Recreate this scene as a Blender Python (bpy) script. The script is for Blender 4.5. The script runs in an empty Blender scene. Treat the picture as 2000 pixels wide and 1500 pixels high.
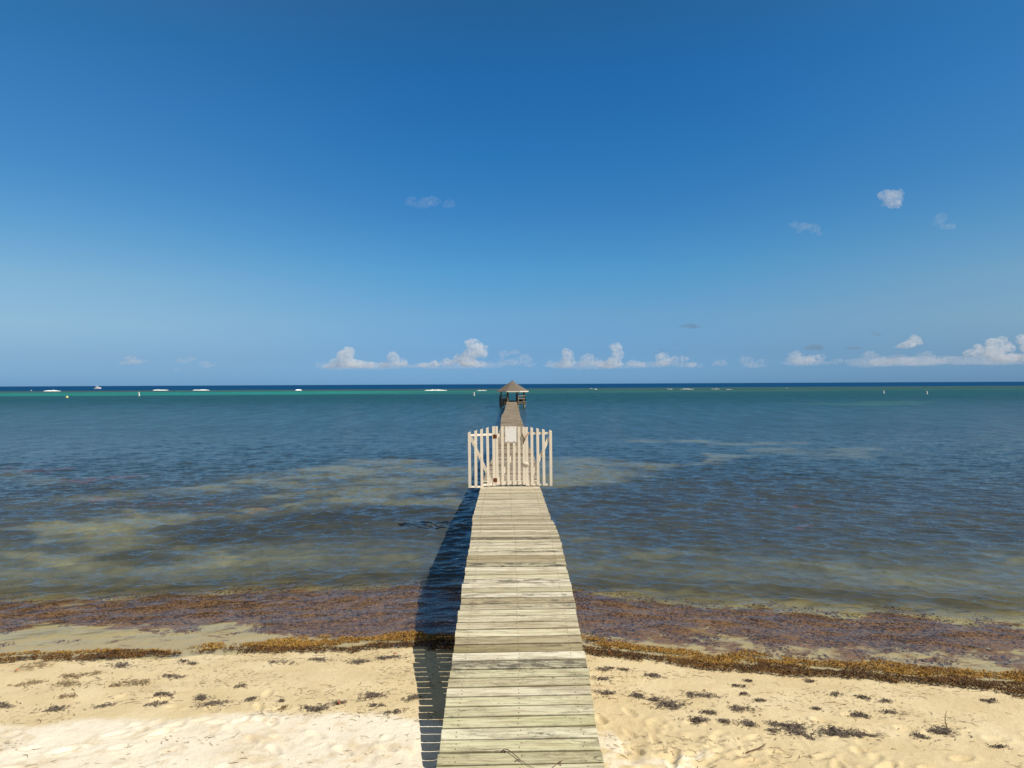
import bpy, math, random
import numpy as np
from mathutils import Vector, Matrix
SC = bpy.context.scene
COL = SC.collection
R = math.radians

# ------------------------------------------------------------------ camera
F = 1388.0                      # focal length in photograph pixels (2000 wide)
ZC = 3.75                       # camera height above the water
ROLL = R(0.272)
cam = bpy.data.cameras.new('camera'); cam.sensor_width = 36; cam.lens = 36*F/2000
cam.clip_start = 0.1; cam.clip_end = 120000
co = bpy.data.objects.new('camera', cam); COL.objects.link(co)
co.location = (0, 0, ZC); co.rotation_euler = (R(90), ROLL, 0); SC.camera = co

# ------------------------------------------------------------------ sky, sun, exposure
SUN_AZ, SUN_EL = R(120), R(48)          # azimuth clockwise from +Y
w = bpy.data.worlds.new("World"); SC.world = w; w.use_nodes = True
wn = w.node_tree; bgn = wn.nodes['Background']
sky = wn.nodes.new('ShaderNodeTexSky'); sky.sky_type = 'NISHITA'; sky.sun_disc = False
sky.sun_elevation = SUN_EL; sky.sun_rotation = SUN_AZ
sky.altitude = 0; sky.air_density = 1.0; sky.dust_density = 0.3; sky.ozone_density = 3.0
# sky tint by height; top stop, out of view, warmed to warm the shade: (sine of elevation, r, g, b)
SKY_TINT_MID = [(0.004, .277, .609, 1.331), (.043, .322, .578, 1.046), (.093, .426, .70, .981), (.157, .342, .79, 1.041), (.231, .25, .727, 1.061), (.308, .176, .72, 1.094), (.397, .149, .698, 1.11), (.474, .19, .677, .961), (.80, 1.1, .92, .70)]
SKY_TINT_SIDE = [(0.004, .252, .518, 1.104), (.036, .342, .536, .903), (.077, .543, .704, .875), (.13, .608, .813, .911), (.193, .45, .825, .99), (.259, .335, .785, 1.05), (.337, .29, .80, 1.12), (.407, .25, .80, 1.09), (.80, 1.1, .92, .70)]
tc = wn.nodes.new('ShaderNodeTexCoord'); sx_ = wn.nodes.new('ShaderNodeSeparateXYZ'); wn.links.new(tc.outputs['Generated'], sx_.inputs[0])
def wramp(tab):
    r = wn.nodes.new('ShaderNodeValToRGB'); e = r.color_ramp.elements; wn.links.new(sx_.outputs[2], r.inputs[0])
    while len(e) > 1: e.remove(e[0])
    for i, (p, *c) in enumerate(tab):
        k = e[0] if i == 0 else e.new(p); k.position = p; k.color = tuple(v/1.4 for v in c)+(1,)
    return r.outputs[0]
def wnode(t, ins, **kw):
    n = wn.nodes.new('ShaderNode'+t)
    for k, v in kw.items(): setattr(n, k, v)
    for k, v in ins.items():
        if isinstance(v, bpy.types.NodeSocket): wn.links.new(v, n.inputs[k])
        else: n.inputs[k].default_value = v
    return n.outputs[0]
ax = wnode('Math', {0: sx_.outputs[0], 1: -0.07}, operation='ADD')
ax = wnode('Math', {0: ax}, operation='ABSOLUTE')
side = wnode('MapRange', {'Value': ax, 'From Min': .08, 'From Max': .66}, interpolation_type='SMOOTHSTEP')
tint = wnode('MixRGB', {0: side, 1: wramp(SKY_TINT_MID), 2: wramp(SKY_TINT_SIDE)})
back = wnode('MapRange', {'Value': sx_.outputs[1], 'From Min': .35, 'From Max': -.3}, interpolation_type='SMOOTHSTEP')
tint = wnode('MixRGB', {0: back, 1: tint, 2: (.86, .64, .42, 1)})  # unseen sky behind the camera, tinted warm to colour the shade
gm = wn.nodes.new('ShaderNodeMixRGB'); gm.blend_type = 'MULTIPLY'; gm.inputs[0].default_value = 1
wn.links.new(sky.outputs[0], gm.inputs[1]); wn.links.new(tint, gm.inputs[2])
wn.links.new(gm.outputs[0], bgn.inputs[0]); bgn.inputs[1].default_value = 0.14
sl = bpy.data.lights.new('sun', 'SUN'); sl.energy = 5.0; sl.angle = R(0.5); sl.color = (1, 0.92, 0.78)
so = bpy.data.objects.new('sun', sl); COL.objects.link(so)
SDIR = Vector((math.sin(SUN_AZ)*math.cos(SUN_EL), math.cos(SUN_AZ)*math.cos(SUN_EL), math.sin(SUN_EL)))
so.rotation_euler = SDIR.to_track_quat('Z', 'Y').to_euler(); so.location = (20, -20, 40)
SC.view_settings.view_transform = 'Standard'; SC.view_settings.look = 'None'
SC.view_settings.exposure = 0.0; SC.view_settings.gamma = 1
SC.render.engine = 'CYCLES'
SC.cycles.max_bounces = 16; SC.cycles.transparent_max_bounces = 16; SC.cycles.volume_bounces = 8
SC.cycles.diffuse_bounces = 3; SC.cycles.glossy_bounces = 3; SC.cycles.caustics_reflective = False
SC.cycles.caustics_refractive = False; SC.cycles.volume_step_rate = 0.6

# ------------------------------------------------------------------ helpers
CR, SR = math.cos(ROLL), math.sin(ROLL)
def ray(px, py):
    a, b = (px-1000)/F, (750-py)/F
    return Vector((CR*a+SR*b, 1.0, -SR*a+CR*b))
def at(px, py, Y):                     # world point seen at a photo pixel, Y metres away
    r = ray(px, py); return Vector((r.x*Y, Y, ZC+r.z*Y))
def on_water(px, py, z=0.0):
    r = ray(px, py); t = (z-ZC)/r.z; return Vector((r.x*t, t, z))

def tag(o, label=None, cat=None, group=None, kind=None):
    if label: o['label'] = label
    if cat: o['category'] = cat
    if group: o['group'] = group
    if kind: o['kind'] = kind
    return o
def empty(name, loc, label=None, cat=None, group=None):
    o = bpy.data.objects.new(name, None); COL.objects.link(o); o.location = loc
    o.empty_display_size = 0.3
    return tag(o, label, cat, group)

def sstep(a, b, x):
    t = np.clip((x-a)/(b-a), 0, 1); return t*t*(3-2*t)
def _hash(ix, iy, seed):
    h = (ix.astype(np.int64)*374761393 + iy.astype(np.int64)*668265263 + seed*1442695041) & 0xffffffff
    h = ((h ^ (h >> 13))*1274126177) & 0xffffffff
    h = ((h ^ (h >> 16))*2246822519) & 0xffffffff
    return ((h ^ (h >> 15)) & 0xffffff)/16777215.0
def vnoise(x, y, seed=0):
    x = np.asarray(x, float); y = np.asarray(y, float)
    ix = np.floor(x); iy = np.floor(y); fx = x-ix; fy = y-iy
    fx = fx*fx*fx*(fx*(fx*6-15)+10); fy = fy*fy*fy*(fy*(fy*6-15)+10)
    a = _hash(ix, iy, seed); b = _hash(ix+1, iy, seed); c = _hash(ix, iy+1, seed); d = _hash(ix+1, iy+1, seed)
    return (a*(1-fx)+b*fx)*(1-fy)+(c*(1-fx)+d*fx)*fy
def fbm(x, y, seed=0, oct=4, gain=0.5):
    s = 0; a = 1; t = 0
    for k in range(oct):
        s = s+a*vnoise(x*2**k+17.3*k, y*2**k-9.1*k, seed+k); t += a; a *= gain
    return s/t

class MB:                                # collects pieces that become ONE mesh
    def __init__(s): s.v = []; s.f = []; s.c = []
    def add(s, vs, fs, val=(0, 0, 0)):
        n = len(s.v); s.v += [tuple(v) for v in vs]; s.f += [tuple(i+n for i in f) for f in fs]; s.c += [val]*len(vs)
    def box(s, c, size, rot=None, val=(0, 0, 0)):
        M = rot if rot is not None else Matrix.Identity(3); c = Vector(c); h = Vector(size)/2
        vs = [c+M@Vector((sx*h.x, sy*h.y, sz*h.z)) for sz in (-1, 1) for sy in (-1, 1) for sx in (-1, 1)]
        s.add(vs, [(0, 2, 3, 1), (4, 5, 7, 6), (0, 1, 5, 4), (2, 6, 7, 3), (0, 4, 6, 2), (1, 3, 7, 5)], val)
    def bar(s, p0, p1, w, t, ref=(0, 1, 0), val=(0, 0, 0)):     # w across, t along ref
        p0 = Vector(p0); p1 = Vector(p1); d = (p1-p0); L = d.length; d.normalize()
        n = Vector(ref); sd = d.cross(n).normalized(); n = sd.cross(d).normalized()
        s.box((p0+p1)/2, (w, t, L), Matrix((sd, n, d)).transposed(), val)
    def tube(s, pts, rad, seg=8, val=(0, 0, 0), cap=True):
        pts = [Vector(p) for p in pts]; n = len(pts); rs = rad if hasattr(rad, '__len__') else [rad]*n
        vs = []; fs = []
        for i, p in enumerate(pts):
            d = (pts[min(i+1, n-1)]-pts[max(i-1, 0)]).normalized()
            a = d.orthogonal() if i == 0 else (pa-d*pa.dot(d))
            a = a.normalized(); pa = a; b = d.cross(a)
            for k in range(seg):
                t = 2*math.pi*k/seg; vs.append(p+(a*math.cos(t)+b*math.sin(t))*rs[i])
        for i in range(n-1):
            for k in range(seg):
                k2 = (k+1) % seg; fs.append((i*seg+k, i*seg+k2, (i+1)*seg+k2, (i+1)*seg+k))
        if cap: fs.append(tuple(range(seg))[::-1]); fs.append(tuple((n-1)*seg+k for k in range(seg)))
        s.add(vs, fs, val)
    def loft(s, rings, close=True, val=(0, 0, 0)):
        m = len(rings[0]); vs = [p for r in rings for p in r]; fs = []
        for i in range(len(rings)-1):
            for k in range(m if close else m-1):
                k2 = (k+1) % m; fs.append((i*m+k, i*m+k2, (i+1)*m+k2, (i+1)*m+k))
        fs.append(tuple(range(m))[::-1]); fs.append(tuple((len(rings)-1)*m+k for k in range(m)))
        s.add(vs, fs, val)
    def build(s, name, mat, parent=None, base=None, bevel=0, smooth=False):
        if base is None: base = parent.location if parent is not None else Vector((0, 0, 0))
        if parent is not None and parent.parent is not None: base = parent.parent.location
        base = Vector(base)
        me = bpy.data.meshes.new(name)
        me.from_pydata([Vector(v)-base for v in s.v], [], s.f); me.update()
        if s.c and any(c != (0, 0, 0) for c in s.c[:200]):
            at_ = me.attributes.new('pc', 'FLOAT_VECTOR', 'POINT')
            at_.data.foreach_set('vector', np.array(s.c, dtype=np.float32).ravel())
        me.materials.append(mat)
        if smooth: me.shade_smooth()
        o = bpy.data.objects.new(name, me); COL.objects.link(o)
        if parent is not None: o.parent = parent
        else: o.location = base
        if bevel:
            b = o.modifiers.new('bevel', 'BEVEL'); b.width = bevel; b.segments = 1
        return o

def np_mesh(name, V, Q, mat, attrs={}, smooth=True, parent=None, base=None):
    me = bpy.data.meshes.new(name); n = len(V); m = len(Q); k = Q.shape[1]
    if base is not None: V = V-np.array(base)
    me.vertices.add(n); me.vertices.foreach_set('co', V.astype(np.float32).ravel())
    me.loops.add(m*k); me.loops.foreach_set('vertex_index', Q.astype(np.int32).ravel())
    me.polygons.add(m); me.polygons.foreach_set('loop_start', np.arange(0, m*k, k, dtype=np.int32))
    me.polygons.foreach_set('loop_total', np.full(m, k, dtype=np.int32))
    if smooth: me.polygons.foreach_set('use_smooth', np.ones(m, dtype=bool))
    me.update(calc_edges=True)
    for a, d in attrs.items():
        if d.ndim == 1:
            t = me.attributes.new(a, 'FLOAT', 'POINT'); t.data.foreach_set('value', d.astype(np.float32))
        else:
            t = me.attributes.new(a, 'FLOAT_VECTOR', 'POINT'); t.data.foreach_set('vector', d.astype(np.float32).ravel())
    me.materials.append(mat)
    o = bpy.data.objects.new(name, me); COL.objects.link(o)
    if base is not None: o.location = base
    if parent is not None: o.parent = parent
    return o
def grid_quads(nr, nc):
    i = np.arange(nr-1)[:, None]*nc+np.arange(nc-1)[None, :]
    return np.stack([i, i+1, i+nc+1, i+nc], -1).reshape(-1, 4)

class Mat:                               # tiny node-graph helper
    def __init__(s, name):
        s.m = bpy.data.materials.new(name); s.m.use_nodes = True; s.t = s.m.node_tree
        s.t.nodes.clear(); s.out = s.t.nodes.new('ShaderNodeOutputMaterial')
    def n(s, typ, _in={}, **kw):
        nd = s.t.nodes.new('ShaderNode'+typ)
        for k, v in kw.items(): setattr(nd, k, v)
        for k, v in _in.items():
            if hasattr(v, 'is_output') or isinstance(v, bpy.types.NodeSocket): s.t.links.new(v, nd.inputs[k])
            else:
                if isinstance(v, tuple) and len(v) == 3 and nd.inputs[k].type == 'RGBA': v = v+(1,)
                nd.inputs[k].default_value = v
        return nd
    def attr(s, name, out='Fac'): return s.n('Attribute', attribute_name=name).outputs[out]
    def math(s, op, a, b=0.0, c=0.0, clamp=False):
        return s.n('Math', {0: a, 1: b, 2: c}, operation=op, use_clamp=clamp).outputs[0]
    def vm(s, op, a, b): return s.n('VectorMath', {0: a, 1: b}, operation=op).outputs[0]
    def mix(s, f, a, b, mode='MIX'):
        return s.n('MixRGB', {0: f, 1: a, 2: b}, blend_type=mode).outputs[0]
    def noise(s, vec, scale, detail=3, rough=0.55, dist=0.0):
        return s.n('TexNoise', {'Vector': vec, 'Scale': scale, 'Detail': detail, 'Roughness': rough, 'Distortion': dist}).outputs['Fac']
    def ramp(s, f, stops):
        r = s.n('ValToRGB', {0: f}); e = r.color_ramp.elements
        while len(e) > 1: e.remove(e[0])
        e[0].position = stops[0][0]; c = stops[0][1]; e[0].color = tuple(c)+(1,) if hasattr(c, '__len__') else (c, c, c, 1)
        for p, c in stops[1:]:
            k = e.new(p); k.color = tuple(c)+(1,) if hasattr(c, '__len__') else (c, c, c, 1)
        return r.outputs[0]
    def mrange(s, v, a, b, c=0.0, d=1.0, smooth=True):
        return s.n('MapRange', {'Value': v, 'From Min': a, 'From Max': b, 'To Min': c, 'To Max': d},
                   interpolation_type='SMOOTHSTEP' if smooth else 'LINEAR').outputs[0]
    def pos(s): return s.n('NewGeometry').outputs['Position']
    def bump(s, h, strength=0.5, dist=0.01, normal=None):
        i = {'Height': h, 'Strength': strength, 'Distance': dist}
        if normal is not None: i['Normal'] = normal
        return s.n('Bump', i).outputs[0]
    def surf(s, sh): s.t.links.new(sh, s.out.inputs['Surface']); return s.m
    def bsdf(s, col, rough=0.7, normal=None, spec=0.3, metal=0.0):
        i = {'Base Color': col, 'Roughness': rough, 'Specular IOR Level': spec, 'Metallic': metal}
        if normal is not None: i['Normal'] = normal
        return s.surf(s.n('BsdfPrincipled', i).outputs[0])

# ------------------------------------------------------------------ terrain shape
def shore(x):
    return np.interp(x, [-400, -60, -14, -7.1, -4, -1, 1, 3.4, 6.4, 12, 60, 400],
                     [0, 5, 9.2, 9.75, 10.1, 10.25, 10.0, 9.3, 8.75, 8.2, 6, 0])
def gz(x, y, fine=True):
    x = np.asarray(x, float); y = np.asarray(y, float)
    s = shore(x)-y                                        # > 0 on the beach
    beach = 0.05*np.clip(s, 0, 4)+0.012*np.clip(s-4, 0, 40)
    d = -s
    sea = -0.05*np.clip(d, 0, 3)-0.075*np.clip(d-3, 0, 8)-0.004*np.clip(d-11, 0, 100)
    z = np.where(s > 0, beach, sea)
    if fine:
        near = np.exp(-((y-8)/14)**4)
        z = z+0.03*(fbm(x*0.5, y*0.7, 5, 3)-0.5)*near
        # dry, trodden sand: lumps and footprints higher up the beach
        dry = sstep(2.2, 3.4, s+0.9*(fbm(x*0.8, y*0.8, 9, 3)-0.5))*near
        foot = fbm(x*3.2, y*3.2, 21, 3)
        pits = sstep(0.62, 0.78, vnoise(x*3.4+3, y*2.8, 33))
        trod = 0.35+0.65*sstep(-2.2, 0.5, x)*sstep(5.5, 3.0, x)
        z = z+dry*trod*(0.040*(foot-0.5)-0.020*pits)+0.010*(fbm(x*5, y*6, 25, 4)-0.5)*near*sstep(0.3, 1.2, s)
        # long low ridges (old wheel tracks) lower left
        for a, b, wd, h in ((4.6, -0.42, 0.16, 0.022), (4.05, -0.47, 0.12, 0.018), (5.3, -0.36, 0.10, 0.012)):
            q = (y-(a+b*(x+0.8)*0.55)-0.12*np.sin(x*1.3+a))/wd
            z = z+h*np.exp(-q*q)*sstep(-0.9, -1.6, x)*near
        q = (y-(5.45+0.30*(x-4.5)))/0.25
        z = z+0.02*np.exp(-q*q)*sstep(3.2, 4.2, x)*near
        # wave-smoothed little steps near the water
        z = z+0.004*np.sin((s+0.3*fbm(x*0.6, y*0.3, 3, 2))*9)*sstep(0.2, 0.5, s)*sstep(2.4, 1.6, s)
    return z

def geo_axis(a0, a1, step, lo, hi, g=1.18):
    mid = np.arange(a0, a1+step/2, step); up = []; v = a1; s = step
    while v < hi: s *= g; v += s; up.append(v)
    dn = []; v = a0; s = step
    while v > lo: s *= g; v -= s; dn.append(v)
    return np.concatenate([np.array(dn[::-1]), mid, np.array(up)])
gx = geo_axis(-9, 9, 0.024, -40000, 40000); gy = geo_axis(4.8, 14.5, 0.024, -3000, 42000)
GX, GY = np.meshgrid(gx, gy); GXf, GYf = GX.ravel(), GY.ravel()
GZ = gz(GXf, GYf).reshape(len(gy), len(gx))
rf0 = random.Random(21)
def dent(cx_, cy_, a_, L_, W_, dep):                   # one footprint pressed into the sand, with a pushed-up rim
    i0, i1 = np.searchsorted(gx, (cx_-.4, cx_+.4)); j0, j1 = np.searchsorted(gy, (cy_-.4, cy_+.4))
    qx, qy = GX[j0:j1, i0:i1]-cx_, GY[j0:j1, i0:i1]-cy_
    u_ = (qx*math.cos(a_)+qy*math.sin(a_))/L_; v_ = (-qx*math.sin(a_)+qy*math.cos(a_))/(W_*(1+.25*np.sign(u_)*np.minimum(1, np.abs(u_))))
    r_ = np.hypot(u_, v_); GZ[j0:j1, i0:i1] += dep*(-np.exp(-(r_/.85)**4)+0.55*np.exp(-((r_-1.25)/.28)**2))
for tx, ty, ta, nn, st in ((1.0, 7.7, -1.15, 9, .36), (1.35, 7.9, -1.35, 9, .34), (2.5, 7.2, -2.6, 8, .38), (1.1, 6.9, -.5, 8, .36), (3.4, 7.4, -1.9, 7, .4),
                           (-1.3, 6.9, 2.7, 10, .4), (-3.6, 7.3, -2.7, 8, .42), (-2.2, 6.2, 1.9, 7, .38), (4.3, 6.8, -2.9, 8, .4), (0.95, 6.4, .3, 7, .35), (5.4, 7.3, 2.9, 6, .42), (-5.2, 6.8, .4, 8, .4)):
    for k in range(nn):
        sd_ = .09 if k % 2 else -.09; px_ = tx+math.cos(ta)*k*st-math.sin(ta)*sd_; py_ = ty+math.sin(ta)*k*st+math.cos(ta)*sd_
        if 5.2 < py_ < 8.6 and not -.8 < px_ < .9: dent(px_+rf0.gauss(0, .03), py_+rf0.gauss(0, .03), ta+rf0.gauss(0, .25), rf0.uniform(.11, .14), rf0.uniform(.045, .06), rf0.uniform(.012, .026))
for k in range(150):                                   # older, wind-softened scuffs
    px_, py_ = rf0.uniform(.95, 4.2) if k % 3 else rf0.uniform(-7, -.8), rf0.uniform(5.6, 7.7)
    dent(px_, py_, rf0.uniform(0, 3.1), rf0.uniform(.05, .13), rf0.uniform(.04, .09), rf0.uniform(.004, .014))
GZ = GZ.ravel()
sh = shore(GXf)-GYf
import bisect
_gx, _gy, _gz = list(gx), list(gy), GZ.reshape(len(gy), len(gx))
def gz1(x, y):                          # height of the built ground sheet
    i = min(max(bisect.bisect(_gx, x)-1, 0), len(_gx)-2); j = min(max(bisect.bisect(_gy, y)-1, 0), len(_gy)-2)
    u_ = (x-_gx[i])/(_gx[i+1]-_gx[i]); v_ = (y-_gy[j])/(_gy[j+1]-_gy[j])
    return float((_gz[j, i]*(1-u_)+_gz[j, i+1]*u_)*(1-v_)+(_gz[j+1, i]*(1-u_)+_gz[j+1, i+1]*u_)*v_)
# how much drifted weed lies on the shallow bottom, along the shore
def weedcov(x, d):
    right = sstep(0.0, 1.0, x)
    outer = 3.6-0.10*np.clip(x, 0, 12)-0.05*np.clip(-x-3, 0, 6)
    out = sstep(outer+0.5, outer-0.4, d+0.9*(fbm(x*1.1, d*1.6, 44, 3)-0.5))
    core = sstep(0.0, 0.5, d)
    dens_l = 0.66+0.26*sstep(-5.5, -2.2, x)
    inner_l = sstep(0.7, 1.9, d+0.7*sstep(-5.0, -2.0, x)+1.2*(fbm(x*0.9, d, 71, 3)-0.5))
    left = 0.43*core*(0.75+0.25*sstep(-7.5, -3, x))*sstep(.36, .56, fbm(x*1.3, d*2.2, 79, 3)+.12)+dens_l*inner_l
    rgt = core*(0.50+0.42*sstep(0.5, 2.0, d+1.6*(fbm(x*0.6, d*0.9, 73, 3)-0.5)))
    return out*(right*rgt+(1-right)*np.clip(left, 0, 1))
cov = weedcov(GXf, -sh)*(sh < 0.1)
dline = np.interp(GXf, [-9, -6.5, -3.6, -0.3, 0.5, 1.5, 2.4, 3.6, 4.6, 6, 9], [7.75, 7.75, 7.72, 7.62, 7.75, 7.5, 6.3, 6.0, 6.5, 7.0, 7.2])
dryA = sstep(-0.34, 0.30, dline-GYf+0.85*(fbm(GXf*0.7, GYf*0.9, 9, 4)-0.5))
dryA = dryA*(1-0.85*sstep(0.0, 1.0, GXf)*sstep(0.62, 0.44, fbm(GXf*4.2, GYf*4.6, 61, 5)))*(1-.42*sstep(0, 1, GXf))

# ---- ground material
m = Mat('sand'); P = m.pos(); S = m.attr('shore'); DRY = m.attr('dry'); COVA = m.attr('cov')
n1 = m.noise(P, 1.3, 5, 0.6); n2 = m.noise(P, 14, 5, 0.65); n3 = m.noise(P, 90, 3, 0.6)
damp = m.ramp(n1, [(0.3, (0.64, 0.515, 0.30)), (0.52, (0.725, 0.60, 0.37)), (0.72, (0.79, 0.675, 0.45))])
dry = m.ramp(n1, [(0.3, (0.82, 0.73, 0.575)), (0.6, (0.90, 0.84, 0.71))])
c = m.mix(m.mrange(m.math('ADD', DRY, m.math('MULTIPLY', m.math('SUBTRACT', n2, 0.5), 0.5)), 0.25, 0.75), damp, dry)
# fine grain and small dark debris flecks
streak_ = m.noise(P, 3.2, 7, 0.66, 0.5)
c = m.mix(m.mrange(streak_, 0.50, 0.66, 0.0, 0.50), c, (0.60, 0.46, 0.27))
c = m.mix(m.mrange(n3, 0.3, 0.7, 0.0, 0.26), c, (0.30, 0.22, 0.12))
c = m.mix(m.mrange(n2, 0.5, 0.75, 0.0, 0.28), c, (0.74, 0.62, 0.40))
warp = m.vm('MULTIPLY', P, (1.0, 2.2, 1.0))
fl = m.noise(warp, 26, 4, 0.7, 1.0); flm = m.noise(warp, 2.2, 3, 0.6)
fleck = m.math('MULTIPLY', m.mrange(fl, 0.63, 0.68), m.mrange(flm, 0.45, 0.65))
fl2 = m.noise(m.vm('MULTIPLY', P, (1.0, 1.6, 1.0)), 60, 3, 0.7)
fleck = m.math('MAXIMUM', fleck, m.math('MULTIPLY', m.mrange(fl2, 0.70, 0.74), m.mrange(n1, 0.4, 0.6, 0.5, 1.0)))
fleck = m.math('MULTIPLY', fleck, m.mrange(S, 0.05, 0.4))
c = m.mix(m.math('MULTIPLY', fleck, 0.7), c, (0.15, 0.105, 0.06))
# wet sand and underwater bottom
wet = m.mrange(S, 0.22, 0.0)
c = m.mix(m.math('MULTIPLY', wet, 0.45), c, (0.50, 0.38, 0.20))
uw = m.mrange(S, 0.0, -2.5)
c = m.mix(uw, c, (0.46, 0.39, 0.21))
# rubble/grass blotches on the bottom
rb = m.noise(P, 0.8, 5, 0.65); c = m.mix(m.math('MULTIPLY', m.mrange(rb, 0.42, 0.58), m.mrange(S, -2.6, -4.5)), c, (0.17, 0.155, 0.095))
wv = m.vm('MULTIPLY', P, (1.0, 1.35, 1.0))
wn1 = m.noise(wv, 2.6, 7, 0.68, 0.6)
wm = m.mrange(m.math('ADD', m.math('MULTIPLY', COVA, 0.62), wn1), 0.76, 0.90)
wcol = m.ramp(m.noise(P, 22, 4, 0.7), [(0.32, (0.09, 0.050, 0.036)), (0.52, (0.25, 0.128, 0.072)), (0.72, (0.40, 0.23, 0.11))])
wm = m.math('MULTIPLY', wm, m.mrange(COVA, 0.02, 0.2))
c = m.mix(m.math('MULTIPLY', wm, 0.93), c, wcol)
h = m.math('ADD', m.math('MULTIPLY', n2, 0.9), m.math('MULTIPLY', n3, 0.25))
SAND = m.bsdf(c, 0.95, m.bump(h, 0.5, 0.03), 0.1)
ground = np_mesh('ground', np.stack([GXf, GYf, GZ], -1), grid_quads(len(gy), len(gx)), SAND,
                 {'shore': sh, 'dry': dryA, 'cov': cov})
tag(ground, kind='structure')

# ------------------------------------------------------------------ sea surface
rows = [8.3]
while rows[-1] < 300: rows.append(rows[-1]+max(0.022, rows[-1]**2/2666*0.36))
while rows[-1] < 42000: rows.append(rows[-1]*1.03+4)
wy = np.array(rows)
u = np.concatenate([-np.geomspace(30, 0.9, 24)[:-1], np.linspace(-0.9, 0.9, 1300), np.geomspace(0.9, 30, 24)[1:]])
WY = np.repeat(wy[:, None], len(u), 1); WX = u[None, :]*(0.88*WY+2.5)
X, Y = WX.ravel(), WY.ravel()
d = Y-shore(X)
dr = np.repeat(np.gradient(wy)[:, None], len(u), 1).ravel()
rng = np.random.default_rng(4)
near = Y < 320
xn, yn = X[near], Y[near]; Yp = yn+0.02*xn**2/(1+np.abs(xn)/9)+0.16*xn*sstep(-3, 2, xn)-0.10*xn*sstep(1, -3, xn)
Z = np.zeros(near.sum()); drn = dr[near]
gust = 0.65+0.7*fbm(xn*0.12, yn*0.07, 90, 3)
for i in range(72):
    lam = 0.14*(2.2/0.14)**rng.random(); k = 2*math.pi/lam
    th = rng.normal(0, 0.42); ph = rng.random()*6.283
    kx, ky = k*math.sin(th), k*math.cos(th)
    a = 0.0058*lam**0.95*math.exp(-((math.log(lam/0.50))/0.85)**2)
    q = kx*xn+ky*Yp+ph+0.8*np.sin(0.23*xn+i)+0.7*np.sin(0.31*yn+2*i)
    sv = np.sin(q)
    Z += a*(sv+0.35*sv*sv)*np.exp(-(k*np.minimum(drn, 4)*0.45)**2)
Xq = xn+0.25*Yp
for k_, (sc_, am) in enumerate(((0.8, .020), (1.7, .018), (3.4, .013), (6.5, .006))):   # sharp-crested wavelets
    wxx = Xq*sc_*0.62+1.2*(fbm(Xq*0.4*sc_, Yp*0.5*sc_, 301+k_, 2)-.5); wyy = Yp*sc_*1.55+1.2*(fbm(Xq*0.5*sc_, Yp*0.4*sc_, 311+k_, 2)-.5)
    rdg = 1-np.abs(2*vnoise(wxx, wyy, 321+k_)-1); Z += am*(rdg**2.6-0.3)*np.exp(-(drn*sc_*1.1)**2)
damp_ = sstep(-0.1, 3.5, d[near])*0.93+0.07
Zw = np.zeros(len(X)); Zw[near] = Z*gust*damp_*1.38
Zw[near] -= 0.0
# colour of the water body (light scattered back from water and bottom), from where banks, grass and reef lie
def lerp3(D, tab):
    xs = [t[0] for t in tab]; return np.stack([np.interp(D, xs, [t[1][j] for t in tab]) for j in range(3)], -1)
lD = Y+0.25*Y*(fbm(X*0.012, Y*0.008, 7, 3)-0.5)*sstep(60, 200, Y)
BODY = lerp3(lD, [(8, (.130, .120, .075)), (12.5, (.150, .155, .120)), (13.6, (.122, .134, .112)), (15, (.086, .100, .090)), (17, (.064, .076, .076)), (22, (.050, .062, .068)),
                  (32, (.034, .054, .062)), (60, (.017, .054, .078)), (110, (.012, .062, .090)), (190, (.010, .070, .096)), (275, (.012, .078, .098))])
def blend(B, mk, col): return B*(1-mk[:, None])+np.array(col)[None, :]*mk[:, None]
def patch(px0, py0, px1, py1, half, soft=0.5):       # an elongated bank between two points
    a = on_water(px0, py0); b = on_water(px1, py1)
    ax, ay = a.x, a.y; bx, by = b.x-ax, b.y-ay; L2 = bx*bx+by*by
    wx = X+6*half*(fbm(X/half/2.8, Y/half/2.8, 15, 4)-0.5); wy_ = Y+5.0*half*(fbm(X/half/2.8, Y/half/2.2, 16, 4)-0.5)
    t = np.clip(((wx-ax)*bx+(wy_-ay)*by)/L2, 0, 1)
    dist = np.hypot(wx-ax-t*bx, wy_-ay-t*by)/half
    taper = 0.55+0.45*np.sin(math.pi*np.clip(t, 0.05, 0.95))
    return sstep(1+soft, 1-soft, dist/taper)
SAN = (.150, .160, .115)
detail = 0.35+0.65*sstep(0.36, 0.62, fbm(X*0.6, Y*0.8, 31, 5))
for args, st in (((500, 948, 950, 918, 3.4), 1.0), ((950, 930, 1240, 908, 3.2), .9), ((600, 975, 930, 958, 2.0), 0.9),
                 ((90, 1045, 480, 1010, 1.4), 0.95), ((480, 1008, 800, 968, 1.0), 0.9), ((840, 975, 930, 1000, 1.2), .8),
                 ((1430, 897, 1500, 895, 2.2), .9), ((1540, 885, 1690, 883, 1.8), .6), ((1560, 898, 1660, 893, .7), .6),
                 ((1350, 864, 1450, 861, 2.2), .8), ((1240, 864, 1290, 863, 1.7), .8),
                 ((0, 1100, 420, 1095, 0.75), .8), ((420, 1090, 840, 1115, 0.7), .55), ((0, 925, 120, 940, 2.2), 0.35),
                 ((1180, 1078, 1420, 1092, 0.45), .5), ((1130, 1125, 1560, 1132, .45), .6), ((1500, 1085, 1700, 1120, 0.5), .7),
                 ((1700, 1120, 2050, 1180, 0.5), .6), ((1850, 1070, 2050, 1110, .45), .45), ((1120, 1050, 1180, 1060, .4), .4)):
    mk = patch(*args)*st*detail
    col = SAN if Y.max() else SAN
    BODY = blend(BODY, mk, (.165, .172, .118) if args[1] > 1040 else SAN)
mk = patch(1600, 787, 1780, 786, 7)*0.5; BODY = blend(BODY, mk, (.04, .13, .09))
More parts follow.
